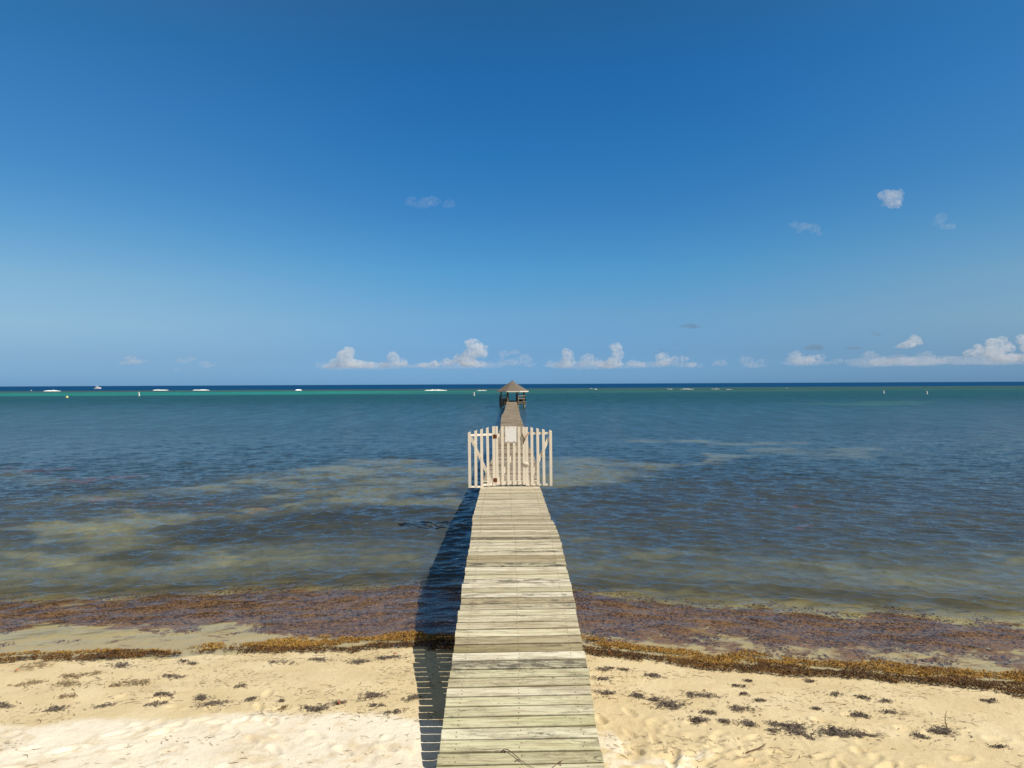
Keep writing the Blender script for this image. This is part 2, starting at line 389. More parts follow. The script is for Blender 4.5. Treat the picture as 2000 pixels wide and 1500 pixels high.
# reddish weed drifts
for args in ((300, 985, 400, 990, .35), (200, 975, 290, 985, .3), (480, 998, 520, 996, .3), (0, 915, 60, 910, .6), (90, 915, 130, 920, .8),
             (1560, 990, 1580, 994, .25), (1570, 1030, 1590, 1032, .2), (160, 940, 230, 936, .5)):
    BODY = blend(BODY, patch(*args)*0.40*sstep(.4, .6, fbm(X*1.2, Y*1.5, 93, 4)), (.19, .07, .065))
# dark grass bed left of the pier
mk = patch(380, 1075, 850, 1025, 1.9)*0.6; BODY = blend(BODY, mk, (.034, .038, .034))
# the reef flat
wob = 22*(fbm(X*0.006, Y*0.0, 51, 3)-0.5); Dr = Y-0.10*X+wob
east = sstep(-140, 120, X)
tq = np.stack([.020+.045*east, .29-.155*east, .245-.145*east], -1)
t0 = sstep(262, 325, Dr)*sstep(480, 400, Dr); streak = 0.45+0.55*sstep(0.35, 0.62, fbm(X*0.01, Y*0.05, 77, 3))
t0 = t0*(streak*(0.78-0.3*east))
BODY = BODY*(1-t0[:, None])+tq*t0[:, None]
rf = sstep(430, 480, Dr)*sstep(640, 560, Dr); BODY = blend(BODY, rf, (.055, .105, .100))
bl = sstep(540, 640, Dr); BODY = blend(BODY, bl, (.004, .058, .165))
mott = 0.8+0.4*fbm(X*0.25, Y*0.35, 88, 4); BODY = BODY*mott[:, None]
BODY = BODY*(1-(0.08*sstep(0.5, 3, X)*sstep(12.0, 13.5, Y)*sstep(24, 16, Y))[:, None]*np.array([1, .85, .6])[None, :])
turb = sstep(2.4, 5.0, d+0.8*(fbm(X*0.8, Y*0.8, 55, 3)-0.5))*0.93+0.03
turb = np.where(Y > 40, np.maximum(turb, 0.97), turb)
rough = np.interp(Y, [8, 20, 60, 200, 700], [0.03, 0.06, 0.15, 0.22, 0.28])

m = Mat('sea_water'); P = m.pos(); body = m.attr('body', 'Vector'); T = m.attr('turb'); RG = m.attr('rough')
stretch = m.vm('MULTIPLY', P, (0.55, 1.0, 1.0))
b1 = m.noise(stretch, 5.5, 4, 0.6, 0.3); b2 = m.noise(stretch, 1.6, 4, 0.6, 0.4); b3 = m.noise(m.vm('MULTIPLY', P, (0.5, 1.0, 1.0)), 0.35, 4, 0.6)
b0 = m.noise(stretch, 15, 3, 0.6, 0.2)
hh = m.math('ADD', m.math('MULTIPLY', b1, 0.045), m.math('MULTIPLY', b0, 0.026))
hh = m.math('ADD', hh, m.math('MULTIPLY', b2, m.mrange(RG, 0.09, 0.15, 0.0, 0.34)))
hh = m.math('ADD', hh, m.math('MULTIPLY', b3, m.mrange(RG, 0.14, 0.22, 0.0, 2.0)))
nrm = m.bump(hh, 0.6, 0.6)
fr = m.n('Fresnel', {'IOR': 1.33, 'Normal': nrm}).outputs[0]
gust = m.noise(m.vm('MULTIPLY', P, (1.0, 0.32, 1.0)), 0.9, 6, 0.72)
cap = m.math('ADD', m.mrange(RG, 0.10, 0.22, 0.60, 0.115), m.mrange(RG, 0.22, 0.27, 0.0, -0.08))
fr = m.math('MINIMUM', m.math('MULTIPLY', fr, m.mrange(RG, 0.04, 0.15, 0.82, 0.66)), cap)
chop = m.noise(m.vm('MULTIPLY', P, (1.0, 0.16, 1.0)), 0.55, 7, 0.78)   # patches of rougher and smoother water far out
fr = m.math('MULTIPLY', fr, m.math('ADD', 1.0, m.math('MULTIPLY', m.mrange(RG, 0.12, 0.2, 0.0, 1.0), m.mrange(chop, 0.35, 0.65, -0.42, 0.42))))
fr = m.math('MULTIPLY', fr, m.mrange(gust, 0.3, 0.7, 0.85, 1.18))
lum = m.noise(m.vm('MULTIPLY', P, (1.0, 1.5, 1.0)), 2.2, 5, 0.65)
body = m.n('VectorMath', {0: body, 'Scale': m.mrange(lum, 0.3, 0.7, 0.85, 1.15)}, operation='SCALE').outputs[0]
dif = m.n('BsdfDiffuse', {'Color': body}).outputs[0]
tr = m.n('BsdfTransparent', {'Color': (0.93, 0.95, 0.90, 1)}).outputs[0]
gl = m.n('BsdfGlossy', {'Color': (1, 1, 1, 1), 'Roughness': RG, 'Normal': nrm}).outputs[0]
inner = m.n('MixShader', {0: T, 1: tr, 2: dif}).outputs[0]
SEA = m.surf(m.n('MixShader', {0: fr, 1: inner, 2: gl}).outputs[0])
sea = np_mesh('water', np.stack([X, Y, Zw], -1), grid_quads(len(wy), len(u)), SEA, {'body': BODY, 'turb': turb, 'rough': rough})
tag(sea, kind='structure')

# ------------------------------------------------------------------ simple materials
def plain(name, col, rough=0.6, var=0.12, scale=6, bump=0.0, spec=0.3):
    m = Mat(name); P = m.pos(); n = m.noise(P, scale, 4, 0.6)
    c = m.mix(m.mrange(n, 0.3, 0.7), tuple(x*(1-var) for x in col), tuple(min(1, x*(1+var)) for x in col))
    return m.bsdf(c, rough, m.bump(m.noise(P, scale*6, 3), bump, 0.01) if bump else None, spec)
# weathered planks: 'pc' = (metres along the plank, random, mould); age by distance
m = Mat('deck_planks'); A = m.attr('pc', 'Vector'); P = m.pos()
sep = m.n('SeparateXYZ', {0: A}); al, rnd, mould = sep.outputs
sp = m.n('SeparateXYZ', {0: P}); yy = sp.outputs[1]
loc = m.n('CombineXYZ', {0: al, 1: m.math('ADD', yy, m.math('MULTIPLY', rnd, 37.0)), 2: m.math('MULTIPLY', rnd, 91.0)}).outputs[0]
grain = m.noise(m.vm('MULTIPLY', loc, (2.2, 42, 1)), 1.0, 5, 0.65, 0.4)
blot = m.noise(m.vm('MULTIPLY', loc, (2.0, 9, 1)), 1.0, 5, 0.7, 0.6)
col = m.ramp(rnd, [(0.0, (0.40, 0.35, 0.25)), (0.15, (0.56, 0.52, 0.42)), (0.3, (0.46, 0.44, 0.30)), (0.45, (0.66, 0.62, 0.54)),
                   (0.6, (0.50, 0.45, 0.34)), (0.75, (0.60, 0.57, 0.44)), (0.88, (0.44, 0.40, 0.31)), (1.0, (0.70, 0.67, 0.60))])
grn = m.mrange(yy, 6.0, 8.6, 1.0, 0.15)
col = m.mix(m.math('MULTIPLY', grn, 0.55), col, (0.45, 0.45, 0.27))
old = m.mrange(yy, 8.0, 15.0)
col = m.mix(m.math('MULTIPLY', old, 0.35), col, (0.58, 0.51, 0.43))
far = m.mrange(yy, 18.2, 20.0)
fcol = m.ramp(rnd, [(0.0, (0.21, 0.165, 0.145)), (0.5, (0.34, 0.28, 0.245)), (1.0, (0.43, 0.37, 0.32))])
col = m.mix(m.math('MULTIPLY', far, 0.9), col, fcol)
wide = m.noise(m.vm('MULTIPLY', loc, (0.9, 5, 1)), 1.0, 3, 0.6)
col = m.mix(m.mrange(wide, 0.35, 0.7, 0.0, 0.35), col, (0.72, 0.69, 0.60))
col = m.mix(m.mrange(m.math('FRACT', m.math('MULTIPLY', rnd, 7.31)), 0.40, 1.0, 0.0, 1.0, False), col, m.mix(1.0, col, (0.58, 0.53, 0.44), 'MULTIPLY'))
col = m.mix(m.mrange(grain, 0.40, 0.68, 0.0, 0.75), col, m.mix(1.0, col, (0.50, 0.44, 0.36), 'MULTIPLY'))
col = m.mix(m.math('MULTIPLY', m.mrange(blot, 0.48, 0.66), 0.62), col, (0.21, 0.18, 0.13))
mo1 = m.noise(m.vm('MULTIPLY', loc, (3.5, 15, 1)), 1.0, 8, 0.8, 0.8)
mo = m.mrange(m.math('ADD', m.math('MULTIPLY', mould, 0.19), mo1), 0.60, 0.76)
col = m.mix(m.math('MULTIPLY', mo, 0.85), col, (0.06, 0.056, 0.052))
spk = m.noise(m.vm('MULTIPLY', loc, (26, 60, 1)), 1.0, 2, 0.6)
col = m.mix(m.mrange(spk, 0.66, 0.72, 0.0, 0.5), col, (0.10, 0.08, 0.06))
vor = m.n('TexVoronoi', {'Vector': m.vm('MULTIPLY', loc, (2.2, 4.5, 1)), 'Scale': 1.0}).outputs['Distance']
knot = m.mrange(vor, 0.07, 0.03)
col = m.mix(m.math('MULTIPLY', knot, 0.75), col, (0.09, 0.06, 0.035))
col = m.mix(1.0, col, (1.0, 1.0, 0.95), 'MULTIPLY'); col = m.n('VectorMath', {0: col, 'Scale': 1.13}, operation='SCALE').outputs[0]
PLANK = m.bsdf(col, 0.85, m.bump(grain, 0.35, 0.004), 0.15)
DARKW = plain('weathered_timber', (0.16, 0.13, 0.10), 0.9, 0.3, 5, 0.4)
GREYW = plain('grey_timber', (0.33, 0.28, 0.23), 0.9, 0.25, 5, 0.4)
def paintmat(name, base):
    m = Mat(name); P = m.pos()
    n = m.noise(m.vm('MULTIPLY', P, (30, 30, 4)), 1.0, 5, 0.7); c = m.mix(m.mrange(n, 0.62, 0.75, 0, 0.5), base, (0.42, 0.33, 0.22))
    c = m.mix(m.mrange(m.noise(P, 5, 3), 0.35, 0.7, 0, 0.35), c, tuple(x*0.85 for x in base))
    z = m.n('SeparateXYZ', {0: P}).outputs[2]
    return m.bsdf(c, 0.6, m.bump(n, 0.2, 0.004), 0.25)
PAINT = paintmat('cream_paint', (0.82, 0.75, 0.66))
RUST = plain('rust', (0.13, 0.045, 0.02), 0.9, 0.4, 40, 0.3)
WHITE = plain('white_plastic', (0.80, 0.80, 0.82), 0.4, 0.03, 3)
SIGNM = plain('sign_face', (0.86, 0.85, 0.88), 0.5, 0.03, 4)
ROPE = plain('rope_fibre', (0.16, 0.12, 0.07), 0.95, 0.4, 60, 0.5)
OROPE = plain('orange_rope', (0.42, 0.15, 0.06), 0.9, 0.3, 60, 0.5)

# ------------------------------------------------------------------ the pier
dk = np.array([(5.2, .275), (6, .29), (6.35, .325), (7, .46), (7.9, .62), (8.8, .80), (9.6, .93), (10.6, 1.03), (11.6, 1.13), (12.7, 1.19), (15, 1.16),
               (18, 1.14), (25, 1.15), (30, 1.13), (45, 1.05), (50, 1.10), (57, 1.17), (66.7, 1.06), (90, .95), (116, .89)])
ck = np.array([(5.2, .055), (6.35, .058), (7.9, .062), (9.6, .055), (11, .05), (12.7, .03), (13.6, -.02), (15, -.03), (18, -.05), (22, -.02), (25, .02), (30, -.05),
               (37, .03), (45, 0.0), (54, -.06), (60, -.14), (67, -.03), (90, -.05), (116, -.10)])
def dz(y): return float(np.interp(y, dk[:, 0], dk[:, 1]))
def cx(y): return float(np.interp(y, ck[:, 0], ck[:, 1]))
rnd_ = random.Random(11)
pier = empty('wooden_pier', (cx(5.2), 5.2, 0), 'long weathered wooden plank pier running from the sand out to the thatched shelter', 'pier')
deck = MB(); nails = MB()
PITCH = 0.162; y = 5.25; W = 1.5; i = 0
mouldy = {}
def at_deck_y(py):
    best = min(np.arange(5.3, 30, 0.02), key=lambda yy: abs((750+(ZC-dz(yy))/yy*F)-py)); return best
for py, v in ((1300, 1.0), (1268, .55), (1140, .8), (1150, .45), (1165, .6), (1180, .5), (1106, .95), (1078, .85), (1086, .3), (1054, 1.0), (1062, .5), (1006, .7), (993, .8), (1192, .55), (1240, .4), (1216, .45), (1352, .3), (1125, .35)):
    mouldy[round((at_deck_y(py)-5.25)/PITCH)] = v
ywid = lambda yy: 1.5*(1+0.0)
while y < 112.6:
    yy = y+PITCH/2; sl_ = (dz(yy+0.15)-dz(yy-0.15))/0.3
    skew = (0.030 if yy < 11 else 0.012 if yy < 20 else 0.0)+rnd_.gauss(0, 0.003)
    sec = int(yy/2.4)
    jit = rnd_.gauss(0, 0.004)+(0.02*math.sin(sec*7.1) if yy > 18 else 0)
    L = W+rnd_.gauss(0, 0.008)
    M = Matrix.Rotation(skew, 3, 'Z')@Matrix.Rotation(math.atan(sl_), 3, 'X')@Matrix.Rotation(rnd_.gauss(0, 0.002 if yy < 18 else .010), 3, 'Y')
    wd = PITCH-0.020+rnd_.gauss(0, 0.002); th = 0.038
    zc = dz(yy)-th/2+rnd_.gauss(0, 0.0018 if yy < 18 else 0.010)
    r = rnd_.random(); mo_ = mouldy.get(i, rnd_.random()**2*0.6 if yy < 19 else rnd_.random()*0.5)
    c_ = Vector((cx(yy)+jit, yy, zc))
    n0 = len(deck.v); deck.box(c_, (L, wd, th), M)
    # metres along, random tone, mould
    for k in range(n0, n0+8): deck.c[k] = ((-L/2 if (k-n0) % 2 == 0 else L/2)+r*50, r, mo_)
    if yy < 17.9:
        for sx in (-0.60, 0.0, 0.60):
            for sy in (-0.035, 0.035):
                p = c_+M@Vector((sx+rnd_.gauss(0, .008), sy+rnd_.gauss(0, .006), th/2+0.001)); nails.box(p, (0.009, 0.009, 0.004), M)
    y += PITCH; i += 1
ENDY = y
deck.build('deck', PLANK, pier); tag(nails.build('nails', RUST, pier), kind='stuff')
for sx in (-0.60, 0.0, 0.60):
    s_ = MB(); ys = list(np.arange(7.6, 16, 0.6))+list(np.arange(16, 113, 2.4))
    rings = []
    for yy in ys:
        z1 = dz(yy)-0.041; x0 = cx(yy)+sx
        rings.append([(x0-.022, yy, z1), (x0+.022, yy, z1), (x0+.022, yy, z1-.15), (x0-.022, yy, z1-.15)])
    s_.loft(rings); s_.build('stringer', DARKW, pier)
yy = 9.2
while yy < 112:
    for sx in (-0.69, 0.69):
        p = MB(); x0 = cx(yy)+sx; p.tube([(x0, yy, min(-0.9, gz1(x0, yy)-0.3)), (x0, yy, dz(yy)-0.06)], 0.075, 10); p.build('piling', GREYW, pier)
    b = MB(); b.bar((cx(yy)-.75, yy+.10, dz(yy)-.27), (cx(yy)+.75, yy+.10, dz(yy)-.27), 0.15, 0.045); b.build('cross_beam', DARKW, pier)
    yy += 2.4

# ------------------------------------------------------------------ gate and fence wings
GY_ = 18.1
def gp(cxp, cyp, Y=GY_): return at(880+cxp/5.771, 720+cyp/5.771, Y)       # detail-crop pixel of the gate plane
def picket(par, xt, yt, xb, yb, w, Y=GY_, slant=6, mat=None, name='picket'):
    a = gp(xt, yt, Y); b = gp(xb, yb, Y); d_ = (a-b).normalized(); sd = Vector((d_.z, 0, -d_.x)); hw = w/2; s = slant/441
    q = [b-sd*hw, b+sd*hw, a+sd*hw+d_*s, a-sd*hw-d_*s]
    mb = MB(); f = [p+Vector((0, -0.011, 0)) for p in q]; k = [p+Vector((0, 0.011, 0)) for p in q]
    mb.add(f+k, [(0, 1, 2, 3), (7, 6, 5, 4), (0, 4, 5, 1), (1, 5, 6, 2), (2, 6, 7, 3), (3, 7, 4, 0)])
    return mb.build(name, mat or PAINT, par)
def rail(par, x0, y0, x1, y1, w, Y0=GY_, Y1=GY_, name='rail', off=0.031, t=0.035):
    mb = MB(); mb.bar(gp(x0, y0, Y0)+Vector((0, off, 0)), gp(x1, y1, Y1)+Vector((0, off, 0)), w, t); return mb.build(name, PAINT, par)
fl_ = empty('fence_panel', gp(350, 1345), 'cream picket fence panel left of the gate, overhanging the water', 'fence', 'fence panels beside the pier gate')
def YL(x): return GY_-0.34*(480-x)/280
for xt, yt, xb, yb, w in ((211, 714, 218, 1345, .068), (283, 697, 287, 1345, .070), (349, 681, 355, 1345, .068), (414, 664, 427, 1326, .066)):
    Y_ = YL(xb); 
    a = picket(fl_, xt, yt, xb, yb, w, Y_)
rail(fl_, 205, 752, 480, 742, .050, YL(205), GY_); rail(fl_, 205, 1333, 355, 1334, .045, YL(205), YL(355)); rail(fl_, 355, 1312, 480, 1306, .045, YL(355), GY_)
rail(fl_, 226, 775, 478, 1322, .072, YL(226), GY_, 'brace', 0.030, 0.022)
picket(fl_, 484, 650, 494, 1322, .072, GY_, 2, name='post')
gate = empty('picket_gate', gp(690, 1312), 'cream wooden picket gate closed across the pier, rusty hinges on its left', 'gate')
for xt, yt, xb, yb in ((519, 650, 529, 1312), (584, 650, 589, 1310), (650, 660, 655, 1310), (716, 660, 719, 1310), (771, 655, 777, 1308), (824, 658, 832, 1308)):
    picket(gate, xt, yt, xb, yb, .065, GY_, 2)
rail(gate, 505, 752, 842, 748, .080); rail(gate, 520, 1290, 845, 1286, .080)
rail(gate, 540, 1275, 800, 790, .080, name='brace', off=0.030, t=0.022)
for hx, hy in ((500, 764), (504, 1255)):
    mb = MB(); c_ = gp(hx, hy)+Vector((0, -0.0145, 0)); mb.box(c_+Vector((-.026, 0, 0)), (.044, .004, .100)); mb.box(c_+Vector((.026, 0, 0)), (.044, .004, .100))
    mb.tube([c_+Vector((0, -.004, -.05)), c_+Vector((0, -.004, .05))], .006, 8)
    h_ = mb.build('hinge', RUST, gate)
fr_ = empty('fence_panel', gp(960, 1318), 'cream picket fence panel right of the gate, beside the latch', 'fence', 'fence panels beside the pier gate')
picket(fr_, 856, 658, 865, 1318, .070, GY_, 2, name='post')
for xt, yt, xb, yb in ((915, 664, 923, 1312), (981, 674, 989, 1312), (1046, 684, 1055, 1318), (1127, 694, 1133, 1320)):
    picket(fr_, xt, yt, xb, yb, .068, GY_, -6)
rail(fr_, 862, 732, 1140, 727, .055); rail(fr_, 870, 1308, 1135, 1308, .045)
rail(fr_, 1112, 770, 872, 1312, .075, name='brace', off=0.030, t=0.022)
lt = MB(); lt.bar(gp(820, 1060)+Vector((0, -.03, 0)), gp(884, 1080)+Vector((0, -.03, 0)), .045, .03); lt.build('latch_block', PAINT, fr_, bevel=.006)
# blank sign on the gate
sg = empty('sign', gp(680, 825)+Vector((0, -.014, 0)), 'blank white rectangular notice board screwed to the gate pickets', 'sign')
mb = MB(); a = gp(617, 827)+Vector((0, -.019, 0)); b = gp(742, 650)+Vector((0, -.019, 0)); mb.box((a+b)/2, (b.x-a.x, .006, b.z-a.z)); mb.build('board', SIGNM, sg)
for sx, sy in ((648, 662), (715, 662), (648, 818), (715, 818)):
    mb = MB(); p = gp(sx, sy)+Vector((0, -.022, 0)); mb.tube([p, p+Vector((0, -.005, 0))], .009, 8); mb.build('screw', RUST, sg)
# rope tied round latch picket and post
rp = empty('rope', gp(828, 795)+Vector((0, -.03, 0)), 'frayed rope knotted between gate and fence post, orange end', 'rope')
mb = MB(); O = Vector((0, -.03, 0))
mb.tube([gp(803, 722)+O, gp(812, 752)+O*1.2, gp(826, 785)+O*1.3, gp(834, 800)+O*1.4], [.010, .016, .018, .016], 8)
mb.tube([gp(834, 800)+O*1.4, gp(824, 820)+O*1.3, gp(820, 850)+O], [.018, .014, .008], 8); mb.build('cord', ROPE, rp, smooth=True)
mb = MB(); mb.tube([gp(834, 793)+O*1.5, gp(850, 765)+O, gp(874, 733)+O, gp(880, 728)+Vector((0, .02, 0))], .009, 8); mb.build('orange_cord', ORANGE if False else OROPE, rp, smooth=True)
mb = MB(); k = gp(834, 798)+O*1.6
mb.tube([k+Vector((math.cos(t)*.016, -.01*math.sin(2*t), math.sin(t)*.018)) for t in np.linspace(0, 6.2, 12)], .011, 6); mb.build('knot', DARKW, rp, smooth=True)

# ------------------------------------------------------------------ the shelter at the end
SX, SY = at(1000.8, 770, 115.4).x, 115.4
FZ = .89
sh_ = empty('pier_shelter', (SX, SY, 0), 'octagonal open shelter with brown pitched roof at the far end of the pier', 'gazebo')
def octo(r, z, k, off=3): 
    t = R(22.5+off+45*k); return Vector((SX+r*math.cos(t), SY+r*math.sin(t), z))
m = Mat('shingles'); P = m.pos(); sp = m.n('SeparateXYZ', {0: P})
n = m.noise(P, 3, 4, 0.7); band = m.n('TexWave', {'Vector': P, 'Scale': 1.6, 'Distortion': 1.2, 'Detail': 2}, bands_direction='Z').outputs['Fac']
c = m.mix(m.mrange(n, 0.3, 0.7), (0.135, 0.118, 0.102), (0.215, 0.185, 0.155)); c = m.mix(m.mrange(band, 0.0, 0.3, 0.35, 0), c, (0.06, 0.05, 0.04))
ROOF = m.bsdf(c, 0.9, m.bump(band, 0.5, 0.03), 0.1)
EZ, AZ, RR = 2.62, 4.28, 2.72
mb = MB(); ap = Vector((SX, SY, AZ))
top = [octo(RR, EZ, k) for k in range(8)]; inner = [octo(RR-.04, EZ-.06, k) for k in range(8)]; ap2 = Vector((SX, SY, AZ-.08))
mb.add(top+[ap]+inner+[ap2], [(k, (k+1) % 8, 8) for k in range(8)]+[(9+(k+1) % 8, 9+k, 17) for k in range(8)]+[(k, 9+k, 9+(k+1) % 8, (k+1) % 8) for k in range(8)])
rf_ = mb.build('roof', ROOF, sh_)
for k in range(8):
    mb = MB(); a, b = octo(RR+.02, EZ-.075, k), octo(RR+.02, EZ-.075, k+1); nrm_ = ((a+b)/2-Vector((SX, SY, EZ-.075))).normalized()
    mb.bar(a, b, .17, .03, ref=nrm_); mb.build('fascia', PAINT, sh_)
mb = MB(); mb.tube([ap+Vector((0, 0, -.05)), ap+Vector((0, 0, .05)), ap+Vector((0, 0, .10)), ap+Vector((0, 0, .16))], [.12, .10, .05, .01], 8); mb.build('finial', DARKW, sh_)
for k in range(8):
    mb = MB(); q = octo(2.0, 0, k); mb.box((q.x, q.y, (FZ+2.62)/2), (.17, .17, 2.62-FZ)); mb.build('post', DARKW, sh_)
    mb = MB(); p = octo(2.05, 0, k); mb.tube([(p.x, p.y, -1.6), (p.x, p.y, FZ-.2)], .12, 10); mb.build('piling', plain('piling_wood_%d' % k, (0.30, 0.26, 0.12) if p.x > SX else (0.10, 0.09, 0.08), .9, .35, 4, .3), sh_)  # left pilings painted darker, their shade put into the wood colour
    mb = MB(); a, b = octo(1.98, 2.48, k), octo(1.98, 2.48, k+1); mb.bar(a, b, .14, .05, ref=((a+b)/2-Vector((SX, SY, 2.48)))); mb.build('top_beam', DARKW, sh_)
mb = MB(); n_ = 26
for k in range(n_):                                   # floor boards clipped to the octagon
    yv = -2.15+4.3*(k+.5)/n_; hw = 2.28 if abs(yv) < .95 else 2.28-(abs(yv)-.95)*1.0; mb.box((SX, SY+yv, FZ-.02), (2*hw, 4.3/n_-.012, .04), val=(k*1.3, (k*.37) % 1, .1))
mb.build('floor', PLANK, sh_)
for k in range(8):
    mb = MB(); a, b = octo(2.28, FZ-.15, k), octo(2.28, FZ-.15, k+1); mb.bar(a, b, .20, .05, ref=((a+b)/2-Vector((SX, SY, FZ-.15)))); mb.build('rim_joist', GREYW, sh_)
for yv in (-1.2, 0, 1.2):
    mb = MB(); mb.bar((SX-2.1, SY+yv, FZ-.34), (SX+2.1, SY+yv, FZ-.34), .2, .08); mb.build('floor_beam', DARKW, sh_)
for k in (7, 0, 6, 3, 2, 4):                                # railings: right side then left side, open at front and back
    a0, b0 = octo(2.22, 0, k), octo(2.22, 0, k+1)
    ry = MB()
    for z_, ww in ((FZ+.95, .10), (FZ+.50, .09)):
        ry.bar(a0+Vector((0, 0, z_)), b0+Vector((0, 0, z_)), ww, .04, ref=((a0+b0)/2-Vector((SX, SY, 0))))
    for p in (a0, b0): ry.box((p.x, p.y, FZ+.48), (.09, .09, .96))
    ry.build('railing', GREYW, sh_)
for k in (3, 4, 7, 0):
    a0, b0 = octo(1.75, 0, k), octo(1.75, 0, k+1)
    mb = MB(); mb.bar(a0+Vector((0, 0, FZ+.45)), b0+Vector((0, 0, FZ+.45)), .05, .42, ref=((a0+b0)/2-Vector((SX, SY, 0)))); mb.build('bench_seat', GREYW, sh_)
    mb = MB(); mb.bar(a0+Vector((0, 0, FZ+.21)), b0+Vector((0, 0, FZ+.21)), .40, .04, ref=((a0+b0)/2-Vector((SX, SY, 0)))); mb.build('bench_front', DARKW, sh_)
mb = MB(); mb.bar((SX-2.12, SY-.9, FZ-.36), (SX-1.2, SY-2.1, FZ-.36), .62, .05, ref=(-.8, -.6, 0)); mb.build('skirt', DARKW, sh_)
mb = MB(); mb.bar((SX-.7, SY+2.1, FZ+.06), (SX+.7, SY+2.1, FZ+.06), .14, .12); mb.build('back_step', DARKW, sh_)

# ------------------------------------------------------------------ boat, marker buoys, breakers
BG = plain('dark_glass', (0.03, 0.035, 0.05), .2, .1, 2, 0, .5)
bp = on_water(191, 760.6); B0 = Vector((bp.x, 862, 0)); B0.x = at(191, 760, 862).x
boat = empty('motor_boat', B0, 'small white cabin cruiser with flybridge floating near the horizon', 'boat')
def bring(x, hw, z0, z1, fl=1.0):
    return [(B0.x+x, B0.y-hw*.45, z0), (B0.x+x, B0.y+hw*.45, z0), (B0.x+x, B0.y+hw*.95, (z0+z1)/2), (B0.x+x, B0.y+hw*fl, z1), (B0.x+x, B0.y-hw*fl, z1), (B0.x+x, B0.y-hw*.95, (z0+z1)/2)]
mb = MB(); mb.loft([bring(-3.9, 1.35, -.3, .95), bring(-1.5, 1.5, -.4, 1.05), bring(1.2, 1.4, -.35, 1.3), bring(3.2, .8, -.1, 1.6), bring(4.4, .06, 1.1, 1.75)]); mb.build('hull', WHITE, boat)
mb = MB()
mb.loft([[(B0.x+x, B0.y-1.1, z0), (B0.x+x, B0.y+1.1, z0), (B0.x+x, B0.y+.95, z1), (B0.x+x, B0.y-.95, z1)] for x, z0, z1 in ((-2.0, .9, 2.35), (1.0, 1.1, 2.35), (2.2, 1.3, 1.9), (3.0, 1.5, 1.62))]); mb.build('cabin', WHITE, boat)
for x0, x1 in ((-1.6, -.2), (.1, 1.3)):
    mb = MB(); mb.bar((B0.x+x0, B0.y-1.09, 1.72), (B0.x+x1, B0.y-1.09, 1.72), .42, .03); mb.build('window', BG, boat)
mb = MB(); mb.loft([[(B0.x+x, B0.y-.9, 2.36), (B0.x+x, B0.y+.9, 2.36), (B0.x+x, B0.y+.85, z1), (B0.x+x, B0.y-.85, z1)] for x, z1 in ((-2.1, 3.0), (-.2, 3.0), (.4, 2.6))]); mb.build('flybridge', WHITE, boat)
mb = MB(); mb.box((B0.x-1.3, B0.y, 4.0), (2.2, 1.9, .12))
for sx in (-2.2, -.5):
    for sy in (-.8, .8): mb.tube([(B0.x+sx, B0.y+sy, 2.9), (B0.x+sx, B0.y+sy, 3.97)], .05, 6)
mb.build('hardtop', WHITE, boat)
mb = MB(); mb.tube([(B0.x-2.0, B0.y, 4.0), (B0.x-2.3, B0.y, 5.3)], .04, 6); mb.build('mast', WHITE, boat)
mb = MB(); mb.box((B0.x-2.95, B0.y-1.2, 1.15), (1.7, .05, .4)); mb.build('stern_rail', GREYW, boat)

YEL = plain('yellow_float', (0.75, 0.70, 0.30), .5, .05, 3)
def spar(px, py, hpx, tilt, label):
    p = on_water(px, py); s = p.y/F; H = hpx*s
    r = empty('marker_buoy', p, label, 'buoy', 'white spar buoys off the pier')
    d_ = Vector((math.sin(tilt), 0, math.cos(tilt)))
    mb = MB(); mb.tube([p-d_*.4, p+d_*(H*.96), p+d_*H], [.21, .20, .12], 12); mb.build('spar', WHITE, r, smooth=False)
    mb = MB(); mb.tube([p+d_*H*.55, p+d_*H*.62], .215, 12); mb.build('band', ORANGE_, r)
    mb = MB(); mb.tube([p-d_*.12, p+d_*.10], [.3, .26], 12); mb.build('collar', WHITE, r)
ORANGE_ = plain('faded_band', (0.72, 0.62, 0.55), .5, .05, 3)
spar(272, 773.3, 7.5, -.10, 'white spar buoy left of the pier, off the turquoise reef water, largest of its kind')
spar(926, 772.5, 6.5, -.03, 'white spar buoy just left of the pier shelter')
spar(1726, 768.0, 5, -.04, 'white spar buoy far right, the inner one of the right-hand pair')
spar(1810.5, 769.3, 5.3, -.06, 'white spar buoy far right, the outermost one of the right-hand pair')
def ball(px, py, r_, mat, label):
    p = on_water(px, py); o = empty('ball_buoy', p, label, 'buoy', 'small round float buoys')
    mb = MB(); rings = [[p+Vector((math.cos(a)*r_*math.sin(t), math.sin(a)*r_*math.sin(t), r_*.35-r_*math.cos(t))) for a in np.linspace(0, 2*math.pi, 11)[:-1]] for t in np.linspace(.15, 2.95, 8)]
    mb.loft(rings); mb.build('float', mat, o, smooth=True)
    mb = MB(); mb.tube([p+Vector((0, 0, r_*1.2)), p+Vector((0, 0, r_*1.75))], r_*.2, 6); mb.build('mooring_eye', mat, o)
ball(131, 777, .40, YEL, 'small pale yellow float buoy nearest the shore at far left')
ball(61, 763.2, .42, WHITE, 'tiny white float buoy on the dark blue water, farthest left')
ball(104.5, 762.2, .42, WHITE, 'tiny white float buoy on the dark blue water, left of the white boat')

